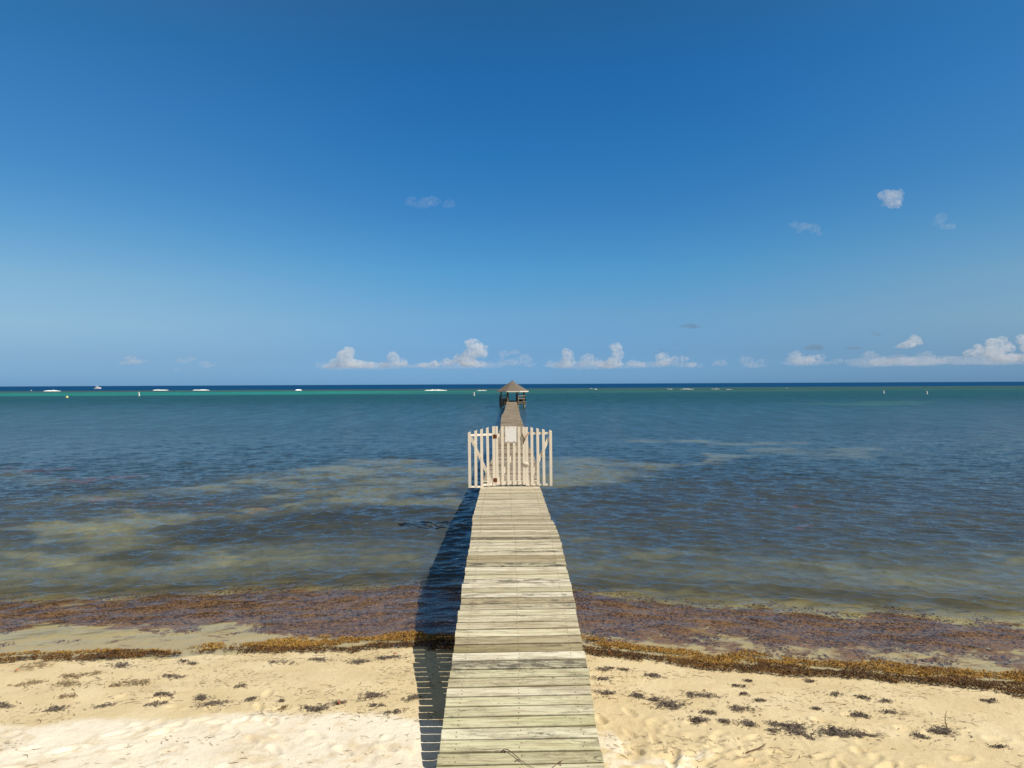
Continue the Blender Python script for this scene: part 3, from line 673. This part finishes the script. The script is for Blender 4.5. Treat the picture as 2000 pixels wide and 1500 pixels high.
FOAM = plain('foam', (0.92, 0.93, 0.93), .9, .03, .7)
def breaker(px0, px1, py, h, label):
    a = on_water(px0, py); b = on_water(px1, py); n = max(8, int((px1-px0)*1.6)); dp = a.y*a.y/(ZC*F)
    rg = random.Random(int(px0)); mb = MB(); rings = []
    c0 = (a+b)/2
    for k in range(n+1):
        t = k/n; p = a.lerp(b, t); env = max(0.02, math.sin(math.pi*t)**.45*(0.35+.65*rg.random())); yo = rg.gauss(0, .03)*dp
        wd = dp*.10*env*(.5+.8*rg.random()); hh_ = 1.35*h*env
        rings.append([(p.x, p.y+yo-wd, -.05), (p.x, p.y+yo-wd*.7, hh_*.55), (p.x, p.y+yo-wd*.1, hh_), (p.x, p.y+yo+wd*.7, hh_*.35), (p.x, p.y+yo+wd, -.05)])
    mb.loft(rings); o = mb.build('breaking_wave', FOAM, base=(c0.x, c0.y, 0)); tag(o, label, 'wave', 'white waves breaking on the reef')
breaker(88, 116, 764, .55, 'white breaking wave left of and nearer than the boat')
breaker(302, 327, 762.4, .5, 'white breaking wave just right of the leftmost spar buoy')
breaker(379, 408, 762.3, .5, 'longer white breaking wave between the leftmost spar buoy and the small splash')
breaker(579, 588, 762.6, .7, 'small white splash on the reef midway between boat and pier')
breaker(829, 874, 762.8, .6, 'widest white breaking wave, left of the spar buoy by the shelter')
breaker(931, 951, 763.0, .35, 'faint white breaking wave touching the left side of the shelter roof')
breaker(1151, 1158, 759.3, .45, 'small white wave first to the right of the shelter')
breaker(1160, 1167, 760.6, .4, 'small white wave second to the right of the shelter')
breaker(1303, 1313, 760.5, .4, 'short white wave left of the wide one on the right side')
breaker(1329, 1354, 760.8, .6, 'wide white breaking wave on the reef right of the pier')
breaker(1389, 1405, 760.3, .4, 'short white wave just right of the wide one on the right side')
breaker(1418, 1431, 761.0, .25, 'faint white wave, last of the row on the right side')
breaker(1535, 1540, 758.8, .3, 'tiny white fleck of surf farthest right')

# ------------------------------------------------------------------ seaweed: wrack line, floating mat
def tufts(name, px, py, pz, size, n_per, mat, tone, kind_label, flat=0.5, seed=1):
    rg = np.random.default_rng(seed); N = len(px)*n_per
    bx = np.repeat(px, n_per)+rg.normal(0, 1, N)*np.repeat(size, n_per)*0.45; by = np.repeat(py, n_per)+rg.normal(0, 1, N)*np.repeat(size, n_per)*0.45
    bz = np.repeat(pz, n_per)+rg.random(N)*np.repeat(size, n_per)*0.35*flat
    L = np.repeat(size, n_per)*(0.5+0.8*rg.random(N)); Wd = L*(0.10+0.16*rg.random(N))
    a = rg.random(N)*6.283; el = rg.normal(0, 0.5*flat, N)
    dx, dy, dz_ = np.cos(a)*np.cos(el), np.sin(a)*np.cos(el), np.sin(el)
    tw = rg.normal(0, 0.7, N); sx_, sy_, sz_ = -np.sin(a)*np.cos(tw), np.cos(a)*np.cos(tw), np.sin(tw)
    V = np.zeros((N, 4, 3)); c0 = np.stack([bx, by, bz], -1); D_ = np.stack([dx, dy, dz_], -1); S_ = np.stack([sx_, sy_, sz_], -1)
    V[:, 0] = c0-D_*L[:, None]/2; V[:, 1] = c0+S_*Wd[:, None]; V[:, 2] = c0+D_*L[:, None]/2+np.array([0, 0, 1])*(L*0.15)[:, None]; V[:, 3] = c0-S_*Wd[:, None]
    Q = np.arange(N*4).reshape(N, 4); tn = np.repeat(np.clip(np.repeat(tone, n_per)+rg.normal(0, .12, N), 0, 1), 4)
    o = np_mesh(name, V.reshape(-1, 3), Q, mat, {'tone': tn}, smooth=False)
    return tag(o, kind_label, 'seaweed', kind='stuff')
def weedmat(name, stops):
    m = Mat(name); return m.bsdf(m.ramp(m.attr('tone'), stops), 0.75, None, 0.3)
WR = weedmat('sargassum', [(0, (0.045, 0.022, 0.010)), (0.3, (0.13, 0.065, 0.022)), (0.55, (0.26, 0.135, 0.03)), (0.8, (0.42, 0.24, 0.045)), (1, (0.52, 0.33, 0.09))])
rg = np.random.default_rng(8)
N = 90000; x = rg.uniform(-10.5, 9.5, N); off = rg.uniform(-1.1, 0.9, N)           # off > 0 : towards the sea
edge = 0.10*(fbm(x*1.2, off*0, 101, 4)-0.5)*4
lw = np.interp(x, [-10, -7.5, -5.0, -3.6, -1, 1, 3, 6, 9.5], [.11, .13, .07, .12, .15, .14, .16, .19, .21])     # lower (brown) strip
lc = np.interp(x, [-10, -7, -4, 0, 3, 9.5], [-.10, -.06, -.14, -.10, -.10, -.08])
c1 = lc+edge*0.7; in1 = sstep(1.15, 0.8, np.abs(off-c1)/lw+np.interp(x, [-10, -4, 0, 9], [6.0, 4.0, 2.6, 2.2])*(fbm(x*2.0, off*6, 111, 5)-0.47))
uwd = np.interp(x, [-10, -7, -5.2, -3.6, -2.5, 0, 9.5], [.03, .05, .05, .10, .15, .15, .15])
c2 = c1+lw*0.9+uwd+0.09; in2 = sstep(1.1, 0.8, np.abs(off-c2)/uwd+4.5*(fbm(x*1.8, off*6, 121, 5)-0.5))
dens = np.maximum(in1, 0.9*in2); dens = dens*np.where(x < -3.2, 0.12+0.88*sstep(.22, .42, vnoise(x*1.7, x*0, 117)*.7+0.6*vnoise(x*6, off*10, 118)-0.12), 1)
keep = rg.random(N) < dens
gold = (in2 > in1)
px_, of_ = x[keep], off[keep]; py_ = shore(px_)+of_; g_ = gold[keep]
hz = 0.035*in1[keep]*fbm(px_*5, of_*9, 131, 3)+0.012
tone = np.where(g_, 0.60+0.3*(fbm(px_*3, of_*5, 141, 3)-0.4), 0.24+0.45*(fbm(px_*3, of_*5, 151, 3)-0.5))
clear = np.abs(px_-0.0) > -1
tufts('seaweed_wrack', px_, py_, np.maximum(gz(px_, py_), -.01)+hz, np.full(len(px_), .036), 4, WR, tone,
      'golden brown line of drifted seaweed along the water edge', 1.0, 3)
N = 140000; x = rg.uniform(-14, 12, N); dd = rg.uniform(0.15, 4.2, N)
cv = weedcov(x, dd); nm = fbm(x*2.4, dd*3.2, 161, 5)
keep = rg.random(N) < sstep(0.80, 0.95, cv*0.62+nm*0.95-0.0)*0.22
px_, dd_ = x[keep], dd[keep]; py_ = shore(px_)+dd_
zt = np.maximum(gz(px_, py_)+.01, -0.035-0.02*rg.random(len(px_)))
WM = weedmat('drowned_weed', [(0, (0.13, 0.066, 0.045)), (0.35, (0.20, 0.11, 0.07)), (0.7, (0.28, 0.155, 0.085)), (1, (0.40, 0.21, 0.08))])
tone = 0.36+0.9*(fbm(px_*1.6, dd_*2.2, 171, 4)-0.5)
tufts('floating_seaweed', px_, py_, zt, np.full(len(px_), .05), 3, WM, tone, 'purple brown seaweed drifting in the shallows behind the wrack line', .25, 4)

# ------------------------------------------------------------------ dry weed clumps on the sand
DRYW = plain('dried_weed', (0.125, 0.098, 0.080), .9, .5, 30)
TANW = plain('dried_tan_weed', (0.24, 0.175, 0.10), .9, .45, 30)
def ribbon(mb, p, a, L, w, rg, rise=.02, seg=5):
    pts = []; q = Vector(p); aa = a
    for k in range(seg+1):
        zz = gz1(q.x, q.y)+.004+rise*math.sin(math.pi*k/seg)*rg.random()+p[2]*math.sin(math.pi*(k+.5)/(seg+1)); pts.append(Vector((q.x, q.y, zz)))
        aa += rg.gauss(0, .45); q = q+Vector((math.cos(aa), math.sin(aa), 0))*(L/seg)
    vs = []; 
    for k, c in enumerate(pts):
        d_ = (pts[min(k+1, seg)]-pts[max(k-1, 0)]); s_ = Vector((-d_.y, d_.x, 0)).normalized(); ww = w*(1-.6*abs(2*k/seg-1))/2
        tz = rg.gauss(0, .6)*ww; vs += [c-s_*ww+Vector((0, 0, -tz*.3)), c+s_*ww+Vector((0, 0, abs(tz)))]
    mb.add(vs, [(2*k, 2*k+1, 2*k+3, 2*k+2) for k in range(seg)])
def ground_at(px, py):
    z = .15
    for _ in range(6): p = on_water(px, py, z); z = gz1(p.x, p.y)
    return Vector((p.x, p.y, z))
def clump(px, py, wpx, label, dense=1.0, mat=None, asp=.5, name='seaweed_clump', cat='seaweed', ang=None):
    p = ground_at(px, py); s = wpx*p.y/F; rg = random.Random(int(px*7+py)); mb = MB()
    n = int((26+90*s/.3)*dense); base_a = (rg.uniform(-.1, .3) if px < 1000 else rg.uniform(-.45, -.05)) if ang is None else ang
    s *= 1.12; nb = rg.choice((2, 3, 3, 4)); bl_ = [(rg.uniform(-.42, .42)*s, rg.uniform(-.22, .22)*s*asp*2, rg.uniform(.10, .26)*s) for _ in range(nb)]+[(0, 0, .2*s)]
    for k in range(n):
        if rg.random() < .82: bx_, by_, br = rg.choice(bl_); sp_ = 1
        else: bx_, by_, br = 0, 0, .55*s; sp_ = 0
        u_, v_ = bx_+rg.gauss(0, .75)*br, by_+rg.gauss(0, .75)*br*asp*1.3
        x_ = p.x+u_*math.cos(base_a)-v_*math.sin(base_a); y_ = p.y+u_*math.sin(base_a)+v_*math.cos(base_a)
        L_ = s*rg.uniform(.08, .24); a_ = base_a+rg.gauss(0, .9)
        ribbon(mb, (x_-math.cos(a_)*L_/2, y_-math.sin(a_)*L_/2, .016*sp_*rg.random()), a_, L_, rg.uniform(.004, .013), rg, .010)
    o = mb.build(name, mat or DRYW, base=p); tag(o, label, cat, 'dried seaweed clumps on the sand'); return o
GC = [  # px, py, width px, density, tan?, label
 (217, 1287, 70, 1.0, 0, 'dark purplish seaweed strip nearest the wrack line at left, rising to the right'),
 (60, 1302, 60, .5, 1, 'thin brownish weed streak near the left photo edge, above the tan tangles'),
 (242, 1301, 40, 1.0, 0, 'short dark weed strip just below the purplish one at left'),
 (361, 1292, 22, 1.2, 0, 'tiny dark weed scrap, upper one of two close together left of the pier'),
 (380, 1297, 22, 1.2, 0, 'tiny dark weed scrap, lower one of two close together left of the pier'),
 (161, 1319, 60, .8, 1, 'bushy tan weed tangle with a long tail at upper left'),
 (255, 1334, 62, .9, 1, 'wide tan and dark weed tangle in the middle of the left beach'),
 (336, 1322, 36, 1.0, 0, 'slim dark weed strip right of the wide tan tangle'),
 (140, 1338, 60, .6, 1, 'loose tan weed heap below the bushy tangle at left'),
 (55, 1336, 46, .8, 1, 'small brown weed heap near the left edge with a curled strand'),
 (137, 1360, 30, .9, 1, 'oval tan weed patch ringed with a dark rim at left'),
 (200, 1380, 34, .9, 0, 'grey weed clump just above the white sand at left'),
 (113, 1386, 52, .9, 0, 'long dark weed clump at the edge of the white sand, far left'),
 (10, 1380, 40, 1.0, 0, 'dark weed clump cut by the left photo edge'),
 (321, 1357, 28, 1.7, 0, 'compact dark weed clump, upper left of the centre-left cluster'),
 (304, 1377, 32, 1.2, 0, 'ragged dark weed clump with a tail, lower left of the centre-left cluster'),
 (397, 1363, 34, 1.8, 0, 'dense dark weed clump with pale bits, centre of the left beach'),
 (415, 1376, 46, 1.1, 0, 'long flat weed clump directly below the dense one with pale bits'),
 (489, 1367, 26, 1.4, 0, 'small dark weed clump alone between the centre cluster and the pier'),
 (548, 1371, 14, 1.4, 0, 'tiny round weed clump above a sparse brown one'),
 (549, 1386, 22, .9, 1, 'sparse brown weed patch under the tiny round clump'),
 (616, 1385, 42, 1.8, 0, 'broad dark weed clump nearest the white sand left of the pier'),
 (659, 1374, 22, 1.5, 0, 'small dark weed clump with a red leaf beside it'),
 (727, 1360, 40, 1.9, 0, 'largest dark weed clump just left of the pier shadow'),
 (731, 1380, 30, 1.0, 0, 'flat weed scraps right under the largest left clump'),
 (808, 1364, 38, 1.1, 0, 'weed clump touching the pier shadow'),
 (773, 1392, 36, .8, 0, 'scattered weed scraps below and left of the clump at the pier shadow'),
 (553, 1295, 42, .6, 0, 'thin arching weed streak in the upper middle of the left beach'),
 (629, 1289, 32, 1.0, 0, 'dark weed strip above the middle of the left beach'),
 (697, 1293, 40, 1.3, 0, 'dark weed strip with a trailing tail, second from the pier near the wrack'),
 (756, 1285, 42, 1.2, 0, 'dark weed strip beside a red leaf near the pier shadow'),
 (470, 1341, 28, .8, 0, 'small thin weed strip alone in the middle of the left beach'),
 (1175, 1308, 20, 1.3, 0, 'small dark weed scrap touching the right side of the pier'),
 (1191, 1306, 18, 1.3, 0, 'small dark weed scrap second from the right side of the pier'),
 (1221, 1309, 22, 1.5, 0, 'dark rounded weed scrap right of the two scraps by the pier'),
 (1271, 1320, 32, 1.4, 0, 'arched dark weed clump with a curl on its left'),
 (1181, 1327, 32, 1.0, 0, 'flat dark weed strip close to the pier below the small scraps'),
 (1184, 1355, 34, 1.6, 0, 'dark weed clump beside the pier at the top of the trodden sand'),
 (1248, 1360, 34, 1.6, 0, 'black tangled weed clump second from the pier on the trodden sand'),
 (1307, 1376, 62, 1.9, 0, 'largest dark weed clump right of the pier, shaped like a long leaf'),
 (1368, 1358, 52, 1.2, 0, 'long arching weed clump above and right of the largest one'),
 (1379, 1392, 30, 1.5, 0, 'compact weed clump right of the largest leaf-shaped one'),
 (1362, 1405, 42, 1.6, 0, 'slanting weed clump above a pale sand patch'),
 (1411, 1409, 28, 1.4, 0, 'weed clump left of the one with white bits'),
 (1449, 1413, 42, 1.4, 0, 'weed clump with white bits on the lower right beach'),
 (1451, 1386, 40, 1.4, 0, 'flat pointed weed clump in the middle of the right beach'),
 (1541, 1420, 70, 1.3, 0, 'long trailing weed clump on the lower right beach'),
 (1560, 1432, 50, 1.3, 0, 'weed clump lying under the long trailing one'),
 (1617, 1434, 56, 1.8, 0, 'thick dark weed clump with a pointed right end'),
 (1676, 1434, 54, 1.5, 0, 'broad weed clump right of the thick pointed one'),
 (1676, 1396, 46, 1.5, 0, 'weed clump with pale curls in the middle of the right beach'),
 (1797, 1440, 34, 1.2, 0, 'small weed clump left of the one with an upright stem'),
 (1851, 1428, 54, 1.9, 0, 'dense round weed clump with an upright stem, far right'),
 (1953, 1460, 24, 1.3, 0, 'small weed clump lowest near the right edge'),
 (1928, 1370, 34, 1.1, 0, 'oval grey weed clump near the right edge'),
 (1986, 1359, 28, 1.1, 0, 'dark weed strip at the right photo edge'),
 (1737, 1392, 34, .9, 0, 'thin flat weed strip right of the one with pale curls'),
 (1687, 1363, 28, 1.5, 0, 'small rounded dark clump above the one with pale curls'),
 (1734, 1370, 26, 1.0, 0, 'short dark weed dash right of the rounded clump'),
 (1460, 1331, 16, 1.5, 0, 'small dark weed knot high on the right beach'),
 (1444, 1341, 22, 1.4, 0, 'small dark weed strip just below the knot high on the right beach'),
 (1453, 1357, 18, 1.4, 0, 'small rounded weed scrap third below the knot high on the right beach'),
 (1586, 1332, 20, 1.2, 0, 'small dark weed scrap below the wrack line, right of centre'),
 (1629, 1357, 30, .9, 0, 'slanting thin weed strip right of centre on the right beach'),
 (1595, 1386, 18, 1.2, 0, 'small weed scrap between the long pieces on the right beach'),
 (1482, 1369, 24, 1.1, 0, 'short weed strip above the flat pointed clump'),
 (1509, 1428, 24, 1.1, 0, 'small weed clump left end of the long trailing row'),
]
for px0, py0, wp, dn, tn_, lb in GC: clump(px0, py0, wp, lb, dn, TANW if tn_ else DRYW)
# the upright stem and bare twigs
TW = plain('twig_bark', (0.17, 0.11, 0.07), .9, .3, 30)
def twig(pts, r0, label, name='twig', side=None):
    c0 = pts[0]; t = empty(name, c0, label, 'twig')
    mb = MB(); mb.tube(pts, [r0*(1-.6*k/(len(pts)-1)) for k in range(len(pts))], 6); mb.build('stem', TW, t, smooth=True)
    if side: mb = MB(); mb.tube(side, r0*.6, 6); mb.build('side_shoot', TW, t, smooth=True)
g = ground_at(1851, 1424)
twig([g+Vector(v) for v in ((0, 0, 0), (-.02, .01, .07), (-.015, .02, .13), (.01, .03, .18))], .006, 'thin stem standing up out of the dense round clump at far right')
a_, b_, c_ = ground_at(1458, 1472), ground_at(1482, 1464), ground_at(1496, 1458)
twig([a_+Vector((0, 0, .01)), b_+Vector((0, 0, .015)), c_+Vector((0, 0, .03))], .008, 'forked dry twig lying on the lower right sand', side=[b_+Vector((0, 0, .015)), b_+Vector((.06, .02, .02))])
def dp(px, py):
    Y0 = 6.4
    for _ in range(12):
        r = ray(px, py); Y0 = (dz(Y0)+.002-ZC)/r.z
    r = ray(px, py); return Vector((r.x*Y0, Y0, dz(Y0)+.006))
twig([dp(*q)+Vector((0, 0, e)) for q, e in (((981, 1470), .0), ((984, 1466), .012), ((992, 1469), .02), ((1004, 1477), .016), ((1018, 1489), .01), ((1030, 1497), .01), ((1050, 1506), .01))], .0055,
     'curved dry twig lying on the nearest pier planks', side=[dp(1018, 1489)+Vector((0, 0, .01)), dp(1010, 1486)+Vector((0, 0, .012)), dp(1006, 1489)])
twig([dp(*q)+Vector((0, 0, .008)) for q in ((1098, 1488), (1090, 1492), (1084, 1498), (1078, 1502))], .0055, 'small forked twig at the bottom edge of the pier planks', side=[dp(1090, 1492)+Vector((0, 0, .008)), dp(1096, 1496)])
# fallen leaves
LEAF = plain('red_leaf', (0.50, 0.13, 0.05), .6, .3, 20)
def leaf(px, py, w, label):
    p = ground_at(px, py); s = w*p.y/F; mb = MB(); rg = random.Random(int(px))
    a = rg.uniform(0, 3); n = 7; vs = []
    for k in range(n):
        t = k/(n-1); hw = s*.3*math.sin(math.pi*min(.97, max(.03, t))); c0 = Vector((math.cos(a), math.sin(a), 0))*s*(t-.5)
        sd = Vector((-math.sin(a), math.cos(a), 0)); up = .012+.02*math.sin(math.pi*t)+(.10 if False else 0)
        vs += [p+c0-sd*hw+Vector((0, 0, up+hw*.5)), p+c0+Vector((0, 0, up)), p+c0+sd*hw+Vector((0, 0, up+hw*.5))]
    mb.add(vs, [f for k in range(n-1) for f in ((3*k, 3*k+1, 3*k+4, 3*k+3), (3*k+1, 3*k+2, 3*k+5, 3*k+4))])
    o = mb.build('fallen_leaf', LEAF, base=p); tag(o, label, 'leaf', 'fallen leaves on the sand')
leaf(1193, 1278, 13, 'orange fallen leaf at the wrack line just right of the pier')
leaf(772, 1281, 9, 'red fallen leaf near the wrack line just left of the pier shadow')
leaf(661, 1377, 9, 'red fallen leaf beside a small dark weed clump, left beach')
leaf(32, 1313, 9, 'red fallen leaf near the left photo edge')
# uncountable litter
mb = MB(); rl = random.Random(77); cnt = 0
xs = np.random.default_rng(3)
while cnt < 5200:
    x_ = rl.uniform(-9.5, 9); s_ = rl.uniform(.25, 4.6); y_ = float(shore(x_))-s_
    pr = float(fbm(np.array([x_*.9]), np.array([y_*3.2]), 201, 3)[0])
    if abs(x_-.05) < .85 and y_ > 5: continue
    if rl.random() > (max(0, (pr-.42)*6) if s_ < 3.0 else .10): continue
    ribbon(mb, (x_, y_, 0), rl.gauss(0, .5)+(0.25 if x_ < 0 else -.35), rl.choice((.03, .04, .05, .09))*rl.uniform(.7, 1.4), rl.uniform(.003, .008), rl, .005, 3); cnt += 1
o = mb.build('seaweed_litter', TANW); tag(o, 'thin scraps of dry weed strewn over the sand', 'seaweed', kind='stuff')

# ------------------------------------------------------------------ clouds: lit volumes far out over the sea
def icos(sub=2):
    import bmesh
    bm = bmesh.new(); bmesh.ops.create_icosphere(bm, subdivisions=sub, radius=1); v = [tuple(q.co) for q in bm.verts]; f = [tuple(q.index for q in fc.verts) for fc in bm.faces]; bm.free(); return v, f
IV, IF = icos(2)
ctex = bpy.data.textures.new('cloud_lumps', 'CLOUDS'); ctex.noise_depth = 3
VM = {}
def volmat(depth_px, dist, grey):
    key = (depth_px, dist, grey)
    if key in VM: return VM[key]
    mm = Mat('cloud_vapour'); pxm = dist/F
    P = mm.n('TexCoord').outputs['Object']; ns = mm.noise(P, 1/(7*pxm), 5, .66)
    den = mm.math('MULTIPLY', mm.mrange(ns, .36, .68), depth_px/(13*pxm))
    v = mm.n('VolumePrincipled', {'Color': (grey, grey, grey*1.02 if grey < .98 else grey, 1), 'Density': den, 'Anisotropy': 0.0})
    mm.t.links.new(v.outputs[0], mm.out.inputs['Volume']); VM[key] = mm.m; return mm.m
CLOUDS = [
 ('faint veil of cloud joining the two leftmost big horizon clouds', .30, .97, 13500, [(650, 716, 30, 7), (700, 716, 40, 9), (760, 716, 36, 7)]),
 ('faint veil of cloud under the biggest tower left of the shelter', .30, .97, 13500, [(840, 716, 36, 6), (900, 714, 40, 10), (950, 715, 30, 7)]),
 ('faint veil of cloud under the knob and tower clouds right of the shelter', .32, .97, 13500, [(1105, 715, 34, 8), (1170, 715, 40, 9), (1230, 716, 26, 6)]),
 ('faint veil of cloud under the round humped cloud, centre right', .28, .97, 13500, [(1280, 713, 34, 7), (1340, 714, 28, 6)]),
 ('faint veil of cloud under the long bank and bright crest at right', .32, .97, 13500, [(1710, 710, 46, 9), (1790, 708, 50, 11), (1570, 710, 36, 7)]),
 ('faint veil of cloud under the piled cloud at the right edge', .35, .97, 13500, [(1890, 706, 46, 10), (1960, 704, 50, 13)]),
 # label, optical depth, colour, dist, lumps (px, py, rx[, ry])
 ('towering white cloud left of the pier, first of the big horizon clouds', 2.2, .99, 12000, [(680, 690, 12), (674, 702, 15), (655, 712, 10), (700, 713, 14, 9), (725, 714, 12, 7), (688, 712, 18, 9), (640, 717, 9, 5)]),
 ('rounded low white cloud between the two big towers left of the shelter', 1.8, .99, 12000, [(768, 700, 11), (777, 709, 14, 9), (752, 714, 11, 6), (790, 712, 7, 5)]),
 ('biggest towering white cloud just left of the shelter', 2.4, .99, 12000, [(922, 673, 11), (932, 684, 14), (918, 695, 14), (941, 694, 9), (897, 703, 12, 9), (875, 709, 10, 7), (850, 712, 10, 6), (826, 714, 9, 5), (915, 710, 18, 9), (943, 712, 8, 6)]),
 ('faint ragged cloud directly behind the shelter', .7, .97, 12000, [(985, 692, 10, 7), (1008, 688, 9, 5), (1023, 703, 12, 10), (1002, 709, 14, 8), (1032, 713, 9, 6), (980, 708, 8, 8)]),
 ('small low cloud just right of the shelter', 1.1, .98, 12000, [(1076, 712, 9, 7), (1086, 715, 6, 4)]),
 ('white cloud with a rounded knob, second right of the shelter', 1.9, .99, 12000, [(1108, 692, 10), (1110, 705, 12), (1104, 714, 14, 6)]),
 ('double-topped white cloud right of the knob cloud', 1.2, .98, 12000, [(1147, 702, 12, 10), (1160, 709, 12, 8), (1137, 713, 10, 6), (1172, 712, 10, 7)]),
 ('tallest narrow white tower right of the shelter', 2.0, .99, 12000, [(1204, 680, 11, 9), (1206, 693, 10), (1198, 708, 14, 11), (1190, 716, 16, 6)]),
 ('flat white cloud leading to the round one at right', 1.1, .98, 12000, [(1238, 710, 12, 6), (1252, 713, 10, 5)]),
 ('round white cloud with trailing humps, centre right', 1.6, .99, 12000, [(1292, 698, 11, 9), (1297, 708, 15, 9), (1318, 703, 8, 7), (1335, 702, 8, 6), (1350, 712, 8, 5)]),
 ('very faint low haze cloud in the middle of the right side', .5, .96, 12500, [(1406, 711, 14, 7), (1458, 706, 13, 9), (1487, 708, 9, 7), (1470, 715, 18, 5)]),
 ('soft white cloud left of the long cloud bank', 1.1, .98, 12500, [(1553, 695, 12, 8), (1570, 705, 18, 9), (1596, 702, 13, 8), (1545, 704, 9, 6)]),
 ('small faint cloud between the soft one and the long bank', .6, .97, 12500, [(1634, 707, 11, 6)]),
 ('bright white cloud crest above the long bank', 1.9, .99, 12500, [(1786, 667, 12, 10), (1773, 675, 13, 8), (1757, 678, 8, 4)]),
 ('long flat cloud bank on the right horizon', .55, .97, 12500, [(1700, 697, 16, 9), (1730, 706, 26, 9), (1775, 708, 22, 9), (1755, 698, 14, 6), (1810, 697, 14, 10), (1820, 708, 18, 7)]),
 ('piled white cloud near the right photo edge', 1.7, .99, 12500, [(1943, 672, 14, 11), (1957, 665, 9, 8), (1968, 681, 12, 10), (1935, 690, 20, 12), (1900, 691, 16, 8), (1910, 677, 7, 5), (1960, 702, 22, 8)]),
 ('white cloud cut off by the right photo edge', 1.8, .99, 12500, [(1999, 666, 12, 10), (2012, 680, 16, 12), (1998, 700, 14, 8)]),
 ('small flat-based cloud above the white boat', .8, .95, 12500, [(256, 702, 10, 6), (266, 707, 13, 6), (245, 710, 12, 4)]),
 ('faint ragged cloud pair, left part, right of the boat', .45, .97, 12500, [(358, 706, 13, 5), (374, 701, 10, 4)]),
 ('faint ragged cloud pair, right part, right of the boat', .45, .97, 12500, [(404, 714, 13, 7), (345, 724, 5, 4)]),
 ('dark grey flake of cloud above the round cloud on the right', .50, .30, 11000, [(1345, 637, 14, 4), (1358, 640, 12, 2), (1336, 638, 10, 2)]),  # dark flakes: shadowed clouds, the shade put into the vapour colour
 ('small dark grey flake, slanting, left of the bright crest', .45, .30, 11000, [(1704, 647, 7, 3), (1712, 654, 7, 3)]),
 ('dark grey flake over the soft white cloud', .45, .35, 11000, [(1589, 680, 16, 6)]),
 ('tiny dark flake left of the long bank', .4, .35, 11000, [(1667, 681, 13, 3)]),
 ('tiny dark flake above the double-humped white cloud', .4, .35, 11000, [(1317, 673, 9, 2.5), (1294, 684, 6, 3.5)]),
 ('brightest small puff high in the right sky', 1.2, .99, 7000, [(1743, 393, 13, 13), (1733, 384, 15, 10), (1750, 386, 12, 13), (1747, 400, 12, 10)]),
 ('faint arch-shaped wisp left of the bright high puff', .40, .98, 7000, [(1556, 442, 10, 7), (1575, 444, 14, 7), (1592, 448, 9, 9), (1600, 457, 5, 7), (1562, 452, 6, 6)]),
 ('faint wisp below right of the bright high puff', .30, .98, 7000, [(1838, 428, 10, 11), (1832, 437, 9, 6), (1852, 444, 14, 6)]),
 ('barely visible wisp high above the pier left of centre', .22, .97, 7000, [(805, 396, 10, 12), (842, 394, 18, 8), (878, 400, 12, 8), (826, 402, 14, 6)]),
]
for ci, (lb, od, grey, dist, lumps) in enumerate(CLOUDS):
    od *= 0.45 if 'veil' in lb else 0.52 if grey > .5 else 0.8
    rc = random.Random(ci*13+5); mb = MB(); pxm = dist/F
    lp = [(l[0], l[1], l[2]*1.22, (l[3] if len(l) > 3 else l[2])*1.2) for l in lumps]
    cxp = sum(l[0] for l in lp)/len(lp); cyp = max(l[1] for l in lp); base = at(cxp, cyp, dist)
    for (a, b, rx, ry) in lp:
        c0 = at(a, b, dist+rc.uniform(-6, 6)*pxm)
        mb.add([c0+Vector((v[0]*rx*pxm, v[1]*rx*pxm*.9, v[2]*ry*pxm*(1 if v[2] > 0 else .6))) for v in IV], IF)
        for _ in range(5):
            t = rc.uniform(0, 6.283); f = rc.uniform(.3, .5)
            c1 = c0+Vector((math.cos(t)*rx*.8, rc.uniform(-.6, .6)*rx, abs(math.sin(t))*ry*.75 if rc.random() < .75 else -ry*.25))*pxm
            mb.add([c1+Vector((v[0]*rx*f*pxm, v[1]*rx*f*pxm, v[2]*ry*f*pxm)) for v in IV], IF)
    o = mb.build('cloud', volmat(od, dist, grey), base=base)
    tag(o, lb, 'cloud', 'small clouds over the sea')
    rm = o.modifiers.new('remesh', 'REMESH'); rm.mode = 'VOXEL'; rm.voxel_size = 1.6*pxm if min(l[3] for l in lp) > 3 else 1.0*pxm
    for sc_, st in ((9, 5), (3.5, 2.2)):
        tx = bpy.data.textures.new('cloud_lumps', 'CLOUDS'); tx.noise_scale = sc_*pxm; tx.noise_depth = 2
        dm = o.modifiers.new('displace', 'DISPLACE'); dm.texture = tx; dm.texture_coords = 'GLOBAL'; dm.strength = st*pxm*(1 if min(l[3] for l in lp) > 4 else .4); dm.mid_level = .5
